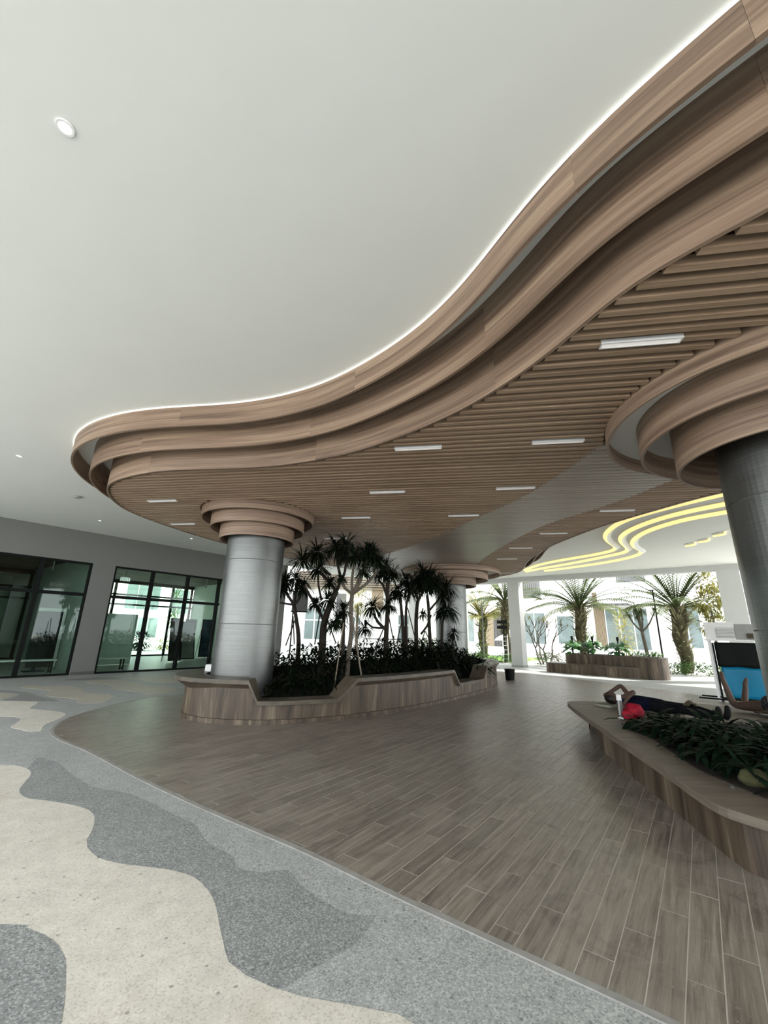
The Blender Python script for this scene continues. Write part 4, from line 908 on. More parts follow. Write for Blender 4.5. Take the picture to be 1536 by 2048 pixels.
# far arm bent over the head, near arm across the belly
i1 = chain(V_, E_, R_, 3, [(.26, .19, .14), (.13, .25, .25), (.02, .29, .345), (-.05, .20, .27), (-.09, .08, .215)], [.052, .045, .042, .036, .028])
hand(V_, E_, R_, i1, (-.09, .08, .215), (-.2, -1, -.35), (1, 0, -.3), (.5, -.2, -.8), .7)
i2 = chain(V_, E_, R_, 3, [(.27, -.18, .15), (.42, -.17, .25), (.52, -.13, .31), (.47, -.24, .23), (.43, -.32, .13)], [.052, .046, .042, .034, .027])
hand(V_, E_, R_, i2, (.43, -.32, .13), (-.2, -.75, -.6), (1, -.2, 0), (-.3, .2, -.8), .4)
skin('body', V_, E_, R_, M['skin'], t)
V_, E_, R_ = [], [], []
chain(V_, E_, R_, None, [(.95, 0, .118), (.62, 0, .123), (.44, 0, .128), (.30, 0, .124), (.235, 0, .12)], [(.172, .118), (.168, .128), (.172, .124), (.166, .108), (.085, .07)])
chain(V_, E_, R_, 3, [(.26, .19, .145), (.18, .225, .215)], [.066, .060]); chain(V_, E_, R_, 3, [(.27, -.18, .155), (.37, -.175, .222)], [.066, .060])
skin('shirt', V_, E_, R_, M['navy'], t)
V_, E_, R_ = [], [], []
chain(V_, E_, R_, None, [(.64, 0, .12), (.83, 0, .115)], [(.172, .125), (.172, .122)])
for sgn in (-1, 1): chain(V_, E_, R_, 1, [(.92, .088*sgn, .11), (1.26, .112*sgn, .135), (1.34, .112*sgn, .13), (1.62, .12*sgn, .082)], [.098, .074, .072, .058])
skin('trousers', V_, E_, R_, M['trouser'], t)
for sgn in (-1, 1):
    V_, E_, R_ = [], [], []
    chain(V_, E_, R_, None, [(1.69, .122*sgn, .05), (1.73, .126*sgn, .10), (1.75, .14*sgn, .19), (1.735, .15*sgn, .26)], [.042, .05, .046, .034]); skin('shoe', V_, E_, R_, M['black'], t)
headmesh(t, Vector((0, -.01, .135)), Matrix(((-1, 0, 0), (0, -.9, .43), (0, .43, .9))).transposed().to_3x3(), M['skin'], M['hair'])
pq = Matrix.Translation((4.28, 8.27, .42)) @ Matrix.Rotation(pr, 4, 'Z')
def onb(x, y, z=0): return tuple(pq @ Vector((x, y, z)))
t = thing('head_pad', 'small grey-green pad under the sleeping person\'s head', 'cushion', onb(-.02, -.05, 0), pr)
m_ = MB(); m_.prism(crom([(-.16, -.2), (.12, -.22), (.15, 0), (.12, .2), (-.15, .2), (-.18, 0)], .05, True), 0, .035); m_.build('pad', M['foam'], t)
m_ = MB(); m_.prism(crom([(-.17, -.21), (.13, -.23), (.16, 0), (.13, .21), (-.16, .21), (-.19, 0)], .05, True), .012, .018); m_.build('piping', M['board_grey'], t)
t = thing('steel_flask', 'tall steel flask standing on the bench left of the red cloth', 'flask', (3.72, 6.98, .42), pr)
m_ = MB(); m_.tube([(0, 0, .03), (.0, 0, .27)], .04, 18); m_.build('bottle', M['chrome'], t, smooth=False)
m_ = MB(); m_.tube([(0, 0, .27), (0, 0, .285), (0, 0, .34), (0, 0, .35)], [.04, .036, .036, .028], 18); m_.build('lid', M['white'], t)
m_ = MB(); m_.tube([(0, 0, 0), (0, 0, .03)], [.042, .042], 18); m_.build('base', M['white'], t)
t = thing('red_cloth', 'crumpled red cloth bag on the bench between steel flask and dark plants', 'bag', (3.93, 7.02, .42), pr)
m_ = blob(MB(), (.02, .0, .11), .15, 11, .14, 9, (.95, .9, .78)); m_.build('bag', M['red'], t, smooth=True)
m_ = blob(MB(), (-.02, -.13, .07), .115, 13, .16, 8, (1.1, .8, .65)); m_.build('sleeve', M['red'], t, smooth=True)
# second person, legs propped up against the blue sheet
t = thing('person', 'person resting behind the nearest column in dark patterned clothes, bare legs raised', 'person', (6.55, 7.55, .42))
V_, E_, R_ = [], [], []
chain(V_, E_, R_, None, [(0, 0, .16), (.06, -.28, .14), (.12, -.5, .13), (.15, -.62, .13)], [(.16, .15), (.14, .12), (.16, .12), (.06, .06)])
chain(V_, E_, R_, 0, [(-.10, .14, .13), (-.22, .42, .10), (-.25, .47, .14), (-.30, .52, .50), (-.305, .53, .54), (-.315, .50, .66)], [.10, .07, .062, .042, .04, .026])
chain(V_, E_, R_, 0, [(.08, .14, .13), (-.06, .40, .10), (-.05, .45, .14), (.10, .54, .40), (.11, .55, .45), (.14, .52, .56)], [.10, .07, .06, .042, .04, .026])
i3 = chain(V_, E_, R_, 2, [(-.08, -.5, .2), (-.16, -.3, .12), (-.2, -.1, .08)], [.05, .042, .03]); hand(V_, E_, R_, i3, (-.2, -.1, .08), (-.1, 1, -.1), (1, 0, 0), (0, 0, -1), .3)
i4 = chain(V_, E_, R_, 2, [(.32, -.5, .16), (.36, -.3, .1), (.33, -.1, .08)], [.05, .042, .03]); hand(V_, E_, R_, i4, (.33, -.1, .08), (-.1, 1, -.1), (1, 0, 0), (0, 0, -1), .3)
skin('body', V_, E_, R_, M['skin'], t)
V_, E_, R_ = [], [], []
chain(V_, E_, R_, None, [(0, .05, .17), (.0, -.05, .19), (.06, -.28, .16), (.12, -.5, .14)], [(.17, .15), (.2, .18), (.17, .15), (.17, .13)])
mp, nt, b_ = nmat('black_white_print'); tc = nd(nt, 'ShaderNodeTexCoord'); vo = nd(nt, 'ShaderNodeTexVoronoi'); vo.inputs['Scale'].default_value = 26; nt.links.new(tc.outputs['Object'], vo.inputs['Vector'])
nt.links.new(ramp(nt, [(.0, (.16, .17, .18)), (.22, (.12, .12, .13)), (.3, (.009, .009, .012))], vo.outputs['Distance']), b_.inputs['Base Color']); b_.inputs['Roughness'].default_value = .85
skin('dress', V_, E_, R_, mp, t)
headmesh(t, Vector((.18, -.76, .14)), Matrix(((.2, -1, 0), (1, .2, 0), (0, 0, 1))).transposed().to_3x3(), M['skin'], M['hair'])
# ------------------------------------------------------------------ planter bench at the far right
def loc_thing(name, label, cat, u, v, z=0.0, rz=None, group=None):
    return thing(name, label, cat, W(u, v, z), (-AZ if rz is None else rz), group)   # local x = v (to the right), local y = u (away)
A0 = (8.05, 21.3); E1 = (.747, -.665); E2 = (.665, .747)
def pl(a, b): return (A0[0]+E1[0]*a+E2[0]*b, A0[1]+E1[1]*a+E2[1]*b)
t = thing('planter', 'far wood-veneer planter with lower bench step, three big leafy plants in it', 'planter', (*pl(2.5, .8), 0))
low = crom([pl(*q) for q in ((.0, .25), (.05, .0), (1.2, -.02), (2.6, -.02), (3.9, .0), (4.1, .4), (3.2, .9), (.6, 1.1), (.1, .8))], .1, True)
hi = crom([pl(*q) for q in ((.72, .62), (1.0, .48), (2.4, .46), (3.3, .22), (4.1, .0), (4.55, .02), (4.85, .25), (4.9, .8), (4.5, 1.35), (2.5, 1.4), (1.0, 1.35), (.72, 1.0))], .1, True)
low, hi = orient(low), orient(hi)
m_ = MB(); m_.prism(low, 0, .40); m_.build('bench_body', M['veneer'], t, world=True)
m_ = MB(); m_.prism(offset(low, .03), .40, .44); m_.build('bench_top', M['veneer_cap'], t, world=True)
m_ = MB(); m_.prism(hi, 0, .84); m_.build('planter_body', M['veneer'], t, world=True)
m_ = MB(); m_.prism(offset(hi, .02), .84, .88); m_.build('rim', M['veneer_cap'], t, world=True)
m_ = MB(); m_.prism(offset(hi, -.12), .84, .887); m_.build('soil', M['soil'], t, world=True)
rr_ = random.Random(21)
for i, (a, lb) in enumerate(((.98, 'leftmost'), (1.92, 'middle'), (3.02, 'rightmost'))):
    x, y = pl(a, .92)
    t = thing('leafy_plant', lb + ' of the three big-leafed green plants in the far planter', 'plant', (x, y, .885), 0, 'big-leafed plants in the far planter')
    m_ = MB(); s_ = MB()
    for k in range(46):
        an = rr_.uniform(0, 6.283); e = rr_.uniform(-.1, 1.0); rad = rr_.uniform(.12, .46)
        p0 = (x, y, .95+.25*rr_.random()); p1 = (x+rad*math.cos(an)*math.cos(e), y+rad*math.sin(an)*math.cos(e), .98+.5*math.sin(e)+.12*rr_.random())
        leaf(m_, p1, (math.cos(an), math.sin(an), .15), rr_.uniform(.26, .40), rr_.uniform(.18, .28), 1.1, 4)
        if k % 2 == 0: s_.tube([p0, p1], .010, 5)
    m_.build('foliage', M['philo'], t, world=True); s_.tube([(x, y, .87), (x, y, 1.2)], .03, 7); s_.build('stem', M['green'], t, world=True)
    px_, py_ = pl(a-.02, .70)
    t2 = thing('garden_spotlight', 'black garden spotlight post behind the ' + lb + ' big-leafed plant', 'spotlight', (px_+.25, py_+.3, .885), 0, 'black spotlight posts in the far planter')
    m_ = MB(); m_.lathe([(.0, 0), (.03, 0), (.03, .62), (0, .62)], 10); m_.build('post', M['black'], t2)
    m_ = MB(); m_.lathe([(0, .62), (.05, .62), (.06, .80), (.045, .80), (.04, .7), (0, .7)], 12); m_.build('head', M['black'], t2)
t = thing('spiky_plants', 'low spiky green plants at the right end of the far planter', 'plants', (*pl(4.0, .9), .885), kind='stuff')
C.objects.unlink(t); bpy.data.objects.remove(t)
m_ = MB()
for i in range(150):
    x, y = pl(rr_.uniform(3.5, 4.7), rr_.uniform(.3, 1.2)); an = rr_.uniform(0, 6.283)
    leaf(m_, (x, y, .88), (math.cos(an)*.6, math.sin(an)*.6, 1), rr_.uniform(.25, .5), .035, rr_.uniform(.5, 1.3), 3)
tag(m_.build('spiky_grass', M['green']), 'low spiky green plants at the right end of the far planter', 'plants', kind='stuff')
# ------------------------------------------------------------------ service cart with blue sheet, behind the nearest column
t = thing('service_cart', 'tall white cart with louvred top, black cover and bright blue sheet', 'cart', (9.42, 12.48, 0), -AZ)
def part(nm, mt, *bx):
    m_ = MB()
    for b_ in bx: m_.box(*b_)
    return m_.build(nm, mt, t)
part('post', M['white'], (0, .06, 0, .06, 0, 1.62)); part('post', M['black'], (.085, .135, .02, .07, 0, 1.56)); part('post', M['white'], (1.55, 1.61, 0, .06, 0, 1.62)); part('post', M['white'], (0, .06, .8, .86, 0, 1.62)); part('post', M['white'], (1.55, 1.61, .8, .86, 0, 1.62))
part('brace', M['black'], (.20, .23, .05, .09, .95, 1.5))
part('base_rail', M['black'], (-.42, .3, -.08, -.04, .05, .09)); part('base_rail', M['black'], (-.38, .1, .55, .59, .05, .09)); part('base_rail', M['black'], (.085, 1.6, .05, .1, .05, .12))
part('shelf', M['white'], (-.06, 1.68, -.04, .9, 1.62, 1.66))
part('unit_box', M['white'], (-.02, .66, .02, .8, 1.66, 2.13)); part('side_panel', M['board_grey'], (.67, 1.35, .03, .8, 1.66, 2.08)); part('slot_cover', M['dryleaf'], (.90, 1.5, .0, .03, 1.70, 1.83))
lb_ = part('louvre', M['board_grey'], (.24, .66, .008, .02, 1.70, 1.98))
for k in range(7):
    m_ = MB(); m_.box(.25, .65, -.004, .012, 1.715+.038*k, 1.733+.038*k); m_.build('louvre_slat', M['white' if k else 'white'], lb_)
m_ = grid(MB(), 18, 8, lambda a, b: (.14+a*1.42/18, .03-.012*math.sin(a*.9)*math.sin(b*.5+.4), .93+b*.65/8-.012*math.sin(a*.8)*(b == 0)))
o = m_.build('black_cover', M['black'], t, smooth=True); md = o.modifiers.new('thick', 'SOLIDIFY'); md.thickness = .008
m_ = grid(MB(), 18, 8, lambda a, b: (.20+a*1.36/18, .10-.008*math.sin(a*.7+b*.3), .10+b*.84/8))
o = m_.build('blue_sheet', M['blue'], t, smooth=True); md = o.modifiers.new('thick', 'SOLIDIFY'); md.thickness = .006
# ------------------------------------------------------------------ shop contents
def shop_bench(u0, u1, lb):
    t = loc_thing('bench', lb, 'bench', (u0+u1)/2, -18.5); L = (u1-u0)/2      # local y runs along the wall
    m_ = MB(); m_.box(-.2, .2, -L, L, .42, .47); m_.build('seat', M['white'], t)
    for y in (-L+.08, L-.12):
        for x in (-.16, .12):
            m_ = MB(); m_.box(x, x+.04, y, y+.04, 0, .42); m_.build('leg', M['black'], t)
        m_ = MB(); m_.box(-.12, .12, y, y+.04, .06, .1); m_.build('stretcher', M['black'], t)
shop_bench(1.6, 4.85, 'long low bench inside the left shopfront glass'); shop_bench(5.75, 7.1, 'short low bench inside the right shopfront, left corner')
t = loc_thing('exit_sign', 'small lit white EXIT sign hanging inside the right shop', 'sign', 7.95, -22.5, 3.72)
m_ = MB(); m_.box(-.02, .02, -.23, .23, 0, .20); m_.build('housing', M['black'], t)
m_ = MB(); m_.box(.02, .026, -.215, .215, .015, .185); m_.build('face', emit('exit_face', (.9, 1, .93), .22), t)
cu = bpy.data.curves.new('letters', 'FONT'); cu.body = 'EXIT'; cu.size = .19; cu.align_x = 'CENTER'; cu.extrude = .002
tmp = bpy.data.objects.new('tmp', cu); C.objects.link(tmp); bpy.context.view_layer.update()
me = bpy.data.meshes.new_from_object(tmp.evaluated_get(bpy.context.evaluated_depsgraph_get())); bpy.data.objects.remove(tmp)
lt = bpy.data.objects.new('letters', me); C.objects.link(lt); me.materials.clear(); me.materials.append(M['black']); lt.parent = t
lt.rotation_euler = (R(90), 0, R(90)); lt.location = (.03, 0, .035)
m_ = MB(); m_.tube([(0, 0, .21), (0, 0, .48)], .008, 6); m_.build('rod', M['black'], t)
def board(u0, u1, v, z1, lean, lb, mt, nm='display_board', grp=None):
    t = loc_thing(nm, lb, 'board', (u0+u1)/2, v); hw = (u1-u0)/2
    for nme, m2, ins, th in (('frame', M['black'], 0, .03), ('panel', mt, .06, .036)):
        m_ = MB(); a, b = -hw+ins, hw-ins
        y0, y1 = .08+ins, z1-ins
        P = [(lean*(1-y0/z1), a, y0), (lean*(1-y0/z1), b, y0), (lean*(1-y1/z1), b, y1), (lean*(1-y1/z1), a, y1)]
        m_.add(P + [(x-th if nme == 'frame' else x+.006, y, z) for x, y, z in P], [(0, 1, 2, 3), (7, 6, 5, 4), (0, 4, 5, 1), (1, 5, 6, 2), (2, 6, 7, 3), (3, 7, 4, 0)]); m_.build(nme, m2, t)
    for y in (-hw+.05, hw-.05):
        m_ = MB(); m_.tube([(-.02, y, z1*.95), (-.45, y, 0)], .015, 6); m_.build('leg', M['black'], t)
    return t
mbl = plain('dark_blue_print', (.02, .06, .10), .3, var=.6, scale=3)
board(10.0, 10.62, -21.5, 2.08, .35, 'dark leaning display board left of centre in the right shop', M['dark'])
board(11.0, 11.75, -22.4, 1.95, .4, 'dark grey easel board right of the leaning board', M['board_grey'])
board(11.8, 12.46, -23.6, 2.1, .0, 'blue-black upright poster behind the easel board', mbl); board(12.7, 13.4, -23.4, 2.12, .0, 'blue-black poster nearest the left column in the shop', mbl)
t = loc_thing('glass_partition', 'pale green glass partition door with long bar handle in right shop', 'partition', 7.3, -21.0)
m_ = MB(); m_.box(-.02, .02, -.95, .95, .02, 2.15); m_.build('panel', plain('frosted_green', (.68, .78, .71), .7), t)
m_ = MB(); m_.tube([(.06, -.42, .8), (.06, -.42, 1.5)], .018, 8); m_.tube([(.02, -.42, .86), (.06, -.42, .86)], .01, 6); m_.tube([(.02, -.42, 1.44), (.06, -.42, 1.44)], .01, 6); m_.build('handle', M['black'], t)
t = loc_thing('door_handle', 'tall steel pull handle pair near the left column in the shop', 'handle', 12.75, -21.6, 0)
m_ = MB(); m_.box(-.01, .01, -.45, .45, .02, 2.2); m_.build('glass_leaf', M['glass_clear'], t)
m_ = MB(); m_.tube([(.05, .0, .6), (.05, .0, 1.6)], .02, 8); m_.tube([(.05, .09, .6), (.05, .09, 1.6)], .02, 8); m_.build('bar', M['chrome'], t)
t = loc_thing('doorway_panel', 'black doorway panel with pale frame at the back of left shop', 'door', 7.5, -31.15)
C.objects.unlink(t); bpy.data.objects.remove(t)
t = loc_thing('doorway_panel', 'tall black notice panel in pale frame at the back of left shop', 'panel', 4.8, -20.0)
m_ = MB(); m_.box(-.03, .0, -.42, .36, .1, 2.1); m_.build('panel', M['dark'], t)
m_ = MB(); m_.box(-.05, .0, .36, .46, .1, 2.22); m_.box(-.05, .0, -.42, .36, 2.1, 2.22); m_.build('frame', M['white'], t)
t = loc_thing('notice_stand', 'shorter black stand before the notice panel in left shop', 'stand', 4.5, -19.4)
m_ = MB(); m_.box(-.03, .0, -.3, .25, .3, 1.67); m_.build('panel', M['dark'], t); m_ = MB(); m_.box(-.2, .2, -.3, .3, 0, .04); m_.box(-.03, .0, -.05, .05, .04, .35); m_.build('base', M['black'], t)
for i, (u_, v_, lb) in enumerate(((1.5, -28.4, 'left'), (2.9, -28.2, 'middle'), (4.2, -28.0, 'right'))):
    t = loc_thing('shop_ceiling_light', lb + ' of three ceiling lights seen through the left shopfront', 'ceiling lamp', u_, v_, 4.18, None, 'lights beyond the left shop')
    m_ = MB(); m_.box(-.06, .06, -.5, .5, -.02, .02); m_.build('housing', M['alu'], t); m_ = MB(); m_.box(-.05, .05, -.48, .48, -.03, -.02); m_.build('diffuser', emit('shop_lamp', (1, .98, .9), 1.2), t)
for u_, v_, lb in ((4.6, -20.5, 'sprinkler pendant under the dark ceiling of the left shop'), (11.2, -20.8, 'sprinkler pendant under the dark ceiling of the right shop')):
    t = loc_thing('pendant_sprinkler', 'thin ' + lb, 'sprinkler', u_, v_, 4.2)
    m_ = MB(); m_.tube([(0, 0, 0), (0, 0, -.5)], .018, 6); m_.build('pipe', M['alu'], t); m_ = MB(); m_.lathe([(0, -.56), (.05, -.55), (.05, -.53), (.02, -.5), (0, -.5)], 12); m_.build('head', M['chrome'], t)
# ------------------------------------------------------------------ buildings outside
def lbox(nm, mt, t, u0, u1, v0, v1, z0, z1):
    m_ = MB(); m_.ubox(u0, u1, v0, v1, z0, z1); return m_.build(nm, mt, t, world=True)
t = thing('apartment_building', 'white building with balconies and big windows seen through the right opening', 'building', W(42.4, -8, 0))
lbox('wall', M['ext_white'], t, 42, 43.5, -24, 10, 0, 10.5)
lbox('parapet', M['ext_white'], t, 40.6, 42, -8.6, -3.6, 4.45, 6.25)
lbox('parapet', M['ext_white'], t, 41.2, 42, -19, -9.4, 4.3, 5.2)
for v0, v1, z0, z1, lb in ((-8.4, -5.1, .7, 4.2, 0), (-15.8, -13.6, .9, 3.9, 0), (-12.6, -11.0, 1.0, 3.6, 0), (-3.4, -1.6, 1.0, 4.2, 0), (-22.0, -21.1, .9, 3.8, 0)):
    w_ = lbox('window', M['white'], t, 41.86, 42.0, v0, v1, z0, z1)
    n_ = max(1, round((v1-v0)/1.1))
    for k in range(n_):
        a = v0+.08+(v1-v0-.08)*k/n_; lbox('pane', M['ext_glass'], w_, 41.84, 41.9, a, a+(v1-v0-.08)/n_-.08, z0+.08, z1-.08)
for k in range(14):
    lbox('balcony_slat', M['ext_grey'], t, 41.7, 41.8, -7.1+.16*k, -7.0+.16*k, 6.25, 7.3)
for k in range(11): lbox('balcony_slat', M['ext_grey'], t, 41.7, 41.8, -16.0+.2*k, -15.88+.2*k, 5.2, 7.2)
for k in range(9): lbox('cladding_slat', M['beige'], t, 41.75, 42, -9.25+.09*k, -9.19+.09*k, .8, 5.6)
pn = lbox('cladding_panel', M['beige'], t, 41.9, 42, -19.8, -17.4, .6, 4.0)
for k in range(8): lbox('cladding_slat', M['ext_grey'], t, 41.75, 41.9, -18.9+.13*k, -18.83+.13*k, .6, 4.0)
aw = lbox('awning', M['ext_grey'], t, 40.2, 42, -9.0, -6.2, 4.42, 4.5)
for k in range(7): lbox('awning_slat', M['ext_grey'], aw, 40.1, 40.2, -9.0+.42*k, -8.8+.42*k, 4.36, 4.5)
t = thing('apartment_building', 'white louvred building seen behind the long planter trees', 'building', (-3, 33, 0))
def xbox(nm, mt, t, x0, x1, y0, y1, z0, z1):
    m_ = MB(); m_.box(x0, x1, y0, y1, z0, z1); return m_.build(nm, mt, t, world=True)
xbox('wall', M['ext_white'], t, -13, 6.5, 32, 33.5, 0, 9.5)
for x0, x1, z0, z1 in ((-5.75, -4.2, 1.0, 3.3), (-2.35, -1.5, 1.1, 2.75), (1.2, 2.6, .9, 3.0)):
    w_ = xbox('window', M['white'], t, x0, x1, 31.9, 32, z0, z1); mx = (x0+x1)/2; mz = z0+.62*(z1-z0)
    for a, b in ((x0+.08, mx-.05), (mx+.05, x1-.08)):
        for c_, d in ((z0+.08, mz-.05), (mz+.05, z1-.08)): xbox('pane', M['ext_glass'], w_, a, b, 31.86, 31.93, c_, d)
xbox('cladding_panel', M['beige'], t, -.75, .1, 31.85, 32, 3.3, 4.9); xbox('cladding_panel', M['ext_grey'], t, -3.4, -2.7, 31.9, 32, 2.6, 4.4)
for k in range(8): xbox('louvre_slat', M['beige'], t, -6.5, 1.0, 31.6, 31.95, 4.75+.17*k, 4.80+.17*k)
rl = xbox('railing', M['black'], t, -1.2, 4.5, 30.4, 30.45, 1.18, 1.23)
for k in range(4): xbox('post', M['black'], rl, -1.2+1.88*k, -1.15+1.88*k, 30.4, 30.45, 0, 1.18)
t = thing('signboard', 'blank dark grey signboard box beside the left column, outside', 'sign', (-4.15, 21.9, 2.5))
m_ = MB(); m_.box(-.45, .32, -.12, .12, .08, 1.05); m_.build('box', M['ext_grey'], t); m_ = MB(); m_.box(-.48, .35, -.14, .14, 1.05, 1.1); m_.box(-.48, .35, -.14, .14, .03, .08); m_.build('edge', M['black'], t)
m_ = MB(); m_.box(-.42, -.36, -.03, .03, -2.5, .08); m_.build('post', M['black'], t)
t = thing('apartment_building', 'pale building seen through both layers of shop glass', 'building', W(16, -44, 0))
lbox('wall', M['ext_white'], t, -8, 34, -45.5, -44, 0, 10)
lbox('cladding_panel', plain('pale_pink_render', (.66, .58, .52), .8), t, 12.2, 15.4, -44, -43.8, 2.2, 6.5)
for u0, u1, z0, z1 in ((15.8, 19.0, 3.2, 5.6), (16.4, 19.2, .6, 2.6), (20.2, 22.0, 3.0, 5.5)):
    w_ = lbox('window', M['white'], t, u0, u1, -44, -43.86, z0, z1); n_ = 3
    for k in range(n_): lbox('pane', M['ext_glass'], w_, u0+.08+(u1-u0-.08)*k/n_, u0+(u1-u0-.08)*(k+1)/n_, -43.9, -43.82, z0+.08, z1-.08)
# ------------------------------------------------------------------ palms, trees, shrubs outside
def palm(u, v, z0, z1, r0, r1, nf, fl, lb, seed, mt='palm'):
    rd = random.Random(seed); b = W(u, v, 0)
    t = thing('date_palm', lb, 'palm', (b[0], b[1], 0)); m_ = MB(); hgt = z1
    P = [(b[0]+.06*math.sin(i*.7), b[1]+.05*math.cos(i), -.02+z1*i/12) for i in range(13)]
    m_.tube(P, [r0+(r1-r0)*i/12+.02*math.sin(i*2.1) for i in range(13)], 12); m_.build('trunk', M['palm_old'], t, smooth=True, world=True)
    s_ = MB()
    for k in range(int(240*(z1-z0)/3)):
        f = rd.random()**.7; a = rd.uniform(0, 6.283); rr = r0+(r1-r0)*f
        leaf(s_, (b[0]+rr*1.0*math.cos(a), b[1]+rr*1.0*math.sin(a), z0*.6+(z1-z0*.6)*f), (math.cos(a), math.sin(a), 1.0-.5*rd.random()), rd.uniform(.45, .9)*(.35+.9*f), .10, rd.uniform(.0, .9), 2)
    tag(s_.build('leaf_bases', M['palm_stub'], t, world=True), kind='stuff')
    for k in range(nf):
        a = 6.283*k/nf*1.0 + rd.uniform(-.2, .2) + 2.4*k; e = rd.uniform(.2, 1.4); L = fl*rd.uniform(.8, 1.1)
        d = Vector((math.cos(a)*math.cos(e), math.sin(a)*math.cos(e), math.sin(e))); q = Vector((b[0], b[1], z1-.05)); f_ = MB(); pts = [q.copy()]
        for j in range(12):
            d = (d + Vector((0, 0, -.045-.05*j/12))).normalized(); q = q + d*L/12; pts.append(q.copy())
            if j > 1:
                sd_ = d.cross(Vector((0, 0, 1))).normalized()
                for sg in (-1, 1):
                    for h in (0, .5):
                        leaf(f_, q - d*L/12*h, sd_*sg*.8 + d*.75 + Vector((0, 0, .12)), .62*(1-.5*abs(j/12-.45)), .075, .6, 2)
        f_.tube(pts, [.028*(1-i/13)+.005 for i in range(13)], 5); f_.build('frond', M[mt], t, world=True)
palm(27.0, -6.75, .5, 3.35, .22, .34, 44, 3.0, 'date palm with shaggy trunk standing behind the far planter', 31)
palm(27.5, -1.98, .5, 3.25, .28, .40, 44, 3.1, 'date palm with thick leafy trunk just left of the white cart', 32)
palm(27.2, -11.45, .3, 3.9, .24, .30, 30, 2.7, 'date palm partly hidden by the left white pillar', 33)
palm(30.5, -14.7, .3, 2.9, .24, .34, 40, 3.0, 'pale yellow-green palm beside the far steel column, outside', 34, 'yellow_leaf')
def shrub(name, lb, cat, c_, rad, n, mt, seed, L=(.12, .28), wd=.07, trunk=None, blobs=None):
    rd = random.Random(seed); t = thing(name, lb, cat, (c_[0], c_[1], 0)); m_ = MB()
    bl = blobs or [(c_, rad)]
    for k in range(n):
        (cc, rr) = bl[k % len(bl)]
        d = Vector((rd.gauss(0, 1), rd.gauss(0, 1), rd.gauss(0, 1))).normalized(); s_ = rd.random()**.45
        p = (cc[0]+rr[0]*d.x*s_, cc[1]+rr[1]*d.y*s_, max(.03, cc[2]+rr[2]*d.z*s_))
        leaf(m_, p, d+Vector((0, 0, .3)), rd.uniform(*L), wd*rd.uniform(.7, 1.3), rd.uniform(.2, 1.2), 2)
    m_.build('foliage', M[mt], t, world=True)
    if trunk:
        m_ = MB()
        for P, r0, r1 in trunk: P = crom(P, .2); m_.tube(P, [r0+(r1-r0)*i/(len(P)-1) for i in range(len(P))], 7)
        m_.build('trunk', M['bark_pale'], t, smooth=True, world=True)
    else:
        m_ = MB(); m_.tube([(c_[0], c_[1], 0), (c_[0]+.02, c_[1], c_[2])], .03, 6); m_.build('stem', M['bark_pale'], t, world=True)
    return t
b = W(27, -.55); shrub('yellow_tree', 'yellow-green small tree behind the white cart by right pillar', 'tree', (b[0], b[1], 3.2), (1, 1, 1.2), 900, 'yellow_leaf', 41, (.2, .36), .1, [([(b[0], b[1], 0), (b[0]-.05, b[1], 1.2), (b[0]+.05, b[1], 2.4), (b[0], b[1], 3.3)], .09, .04)], [((b[0]-.3, b[1], 3.5), (.6, .6, .5)), ((b[0]+.5, b[1], 3.9), (.7, .7, .5)), ((b[0]+.4, b[1], 2.5), (.6, .6, .6)), ((b[0]-.2, b[1], 2.4), (.5, .5, .4)), ((b[0]+.1, b[1], 4.5), (.7, .7, .5))])
b = W(26.8, -3.65); t = thing('dragon_tree', 'umbrella-crowned dragon tree between the two right date palms', 'tree', (b[0], b[1], 0)); m_ = MB()
tr = [([(b[0]+.15, b[1]-.1, 0), (b[0]+.1, b[1], 1.0), (b[0], b[1], 2.0)], .10, .08)]
tips = []
for k, (dv, dz) in enumerate(((-.42, 2.95), (-.2, 3.1), (.02, 2.9), (.2, 3.1), (.45, 3.05), (-.05, 3.2))):
    e = (b[0]+VX*dv*1.1+.1*math.sin(k*2), b[1]+VY*dv*1.1+.25*math.cos(k*2.3), dz); tr.append(([(b[0], b[1], 2.0), ((b[0]*.6+e[0]*.4)+VX*dv*.2, (b[1]*.6+e[1]*.4)+VY*dv*.2, 2.4), e], .05, .03)); tips.append(e)
for P, r0, r1 in tr: P = crom(P, .15); m_.tube(P, [r0+(r1-r0)*i/(len(P)-1) for i in range(len(P))], 7)
m_.build('trunk', M['bark_pale'], t, smooth=True, world=True)
for e in tips: m_ = MB(); rosette(m_, e, .34, 55, random, .028); m_.build('leaf_rosette', M['palm'], t, world=True)
b = W(27, -9.0); rd = random.Random(50); t = thing('frangipani_tree', 'bare twisting frangipani tree right of the left white pillar', 'tree', (b[0], b[1], 0)); m_ = MB()
def grow(p, d, L, r, n):
    q = [p]; 
    for k in range(3): d = (d + Vector((rd.uniform(-.35, .35), rd.uniform(-.35, .35), rd.uniform(-.1, .25)))).normalized(); p = p + d*L/3; q.append(p)
    m_.tube(q, [r*(1-.1*k) for k in range(4)], 6)
    if n:
        for k in range(2 if n > 1 else 3): grow(p, (d + Vector((rd.uniform(-.9, .9), rd.uniform(-.9, .9), rd.uniform(-.1, .4)))).normalized(), L*.78, r*.68, n-1)
    else: tips2.append(p)
tips2 = []
for k in range(4): grow(Vector((b[0]+.25*math.cos(k*1.6), b[1]+.25*math.sin(k*1.6), 0)), Vector((.5*math.cos(k*1.6), .5*math.sin(k*1.6), 1)).normalized(), 1.05, .05, 3)
m_.build('trunk', M['bark_pale'], t, smooth=True, world=True)
m_ = MB()
for p in tips2:
    for k in range(5): leaf(m_, p, (rd.uniform(-1, 1), rd.uniform(-1, 1), .4), .22, .06, .6, 2)
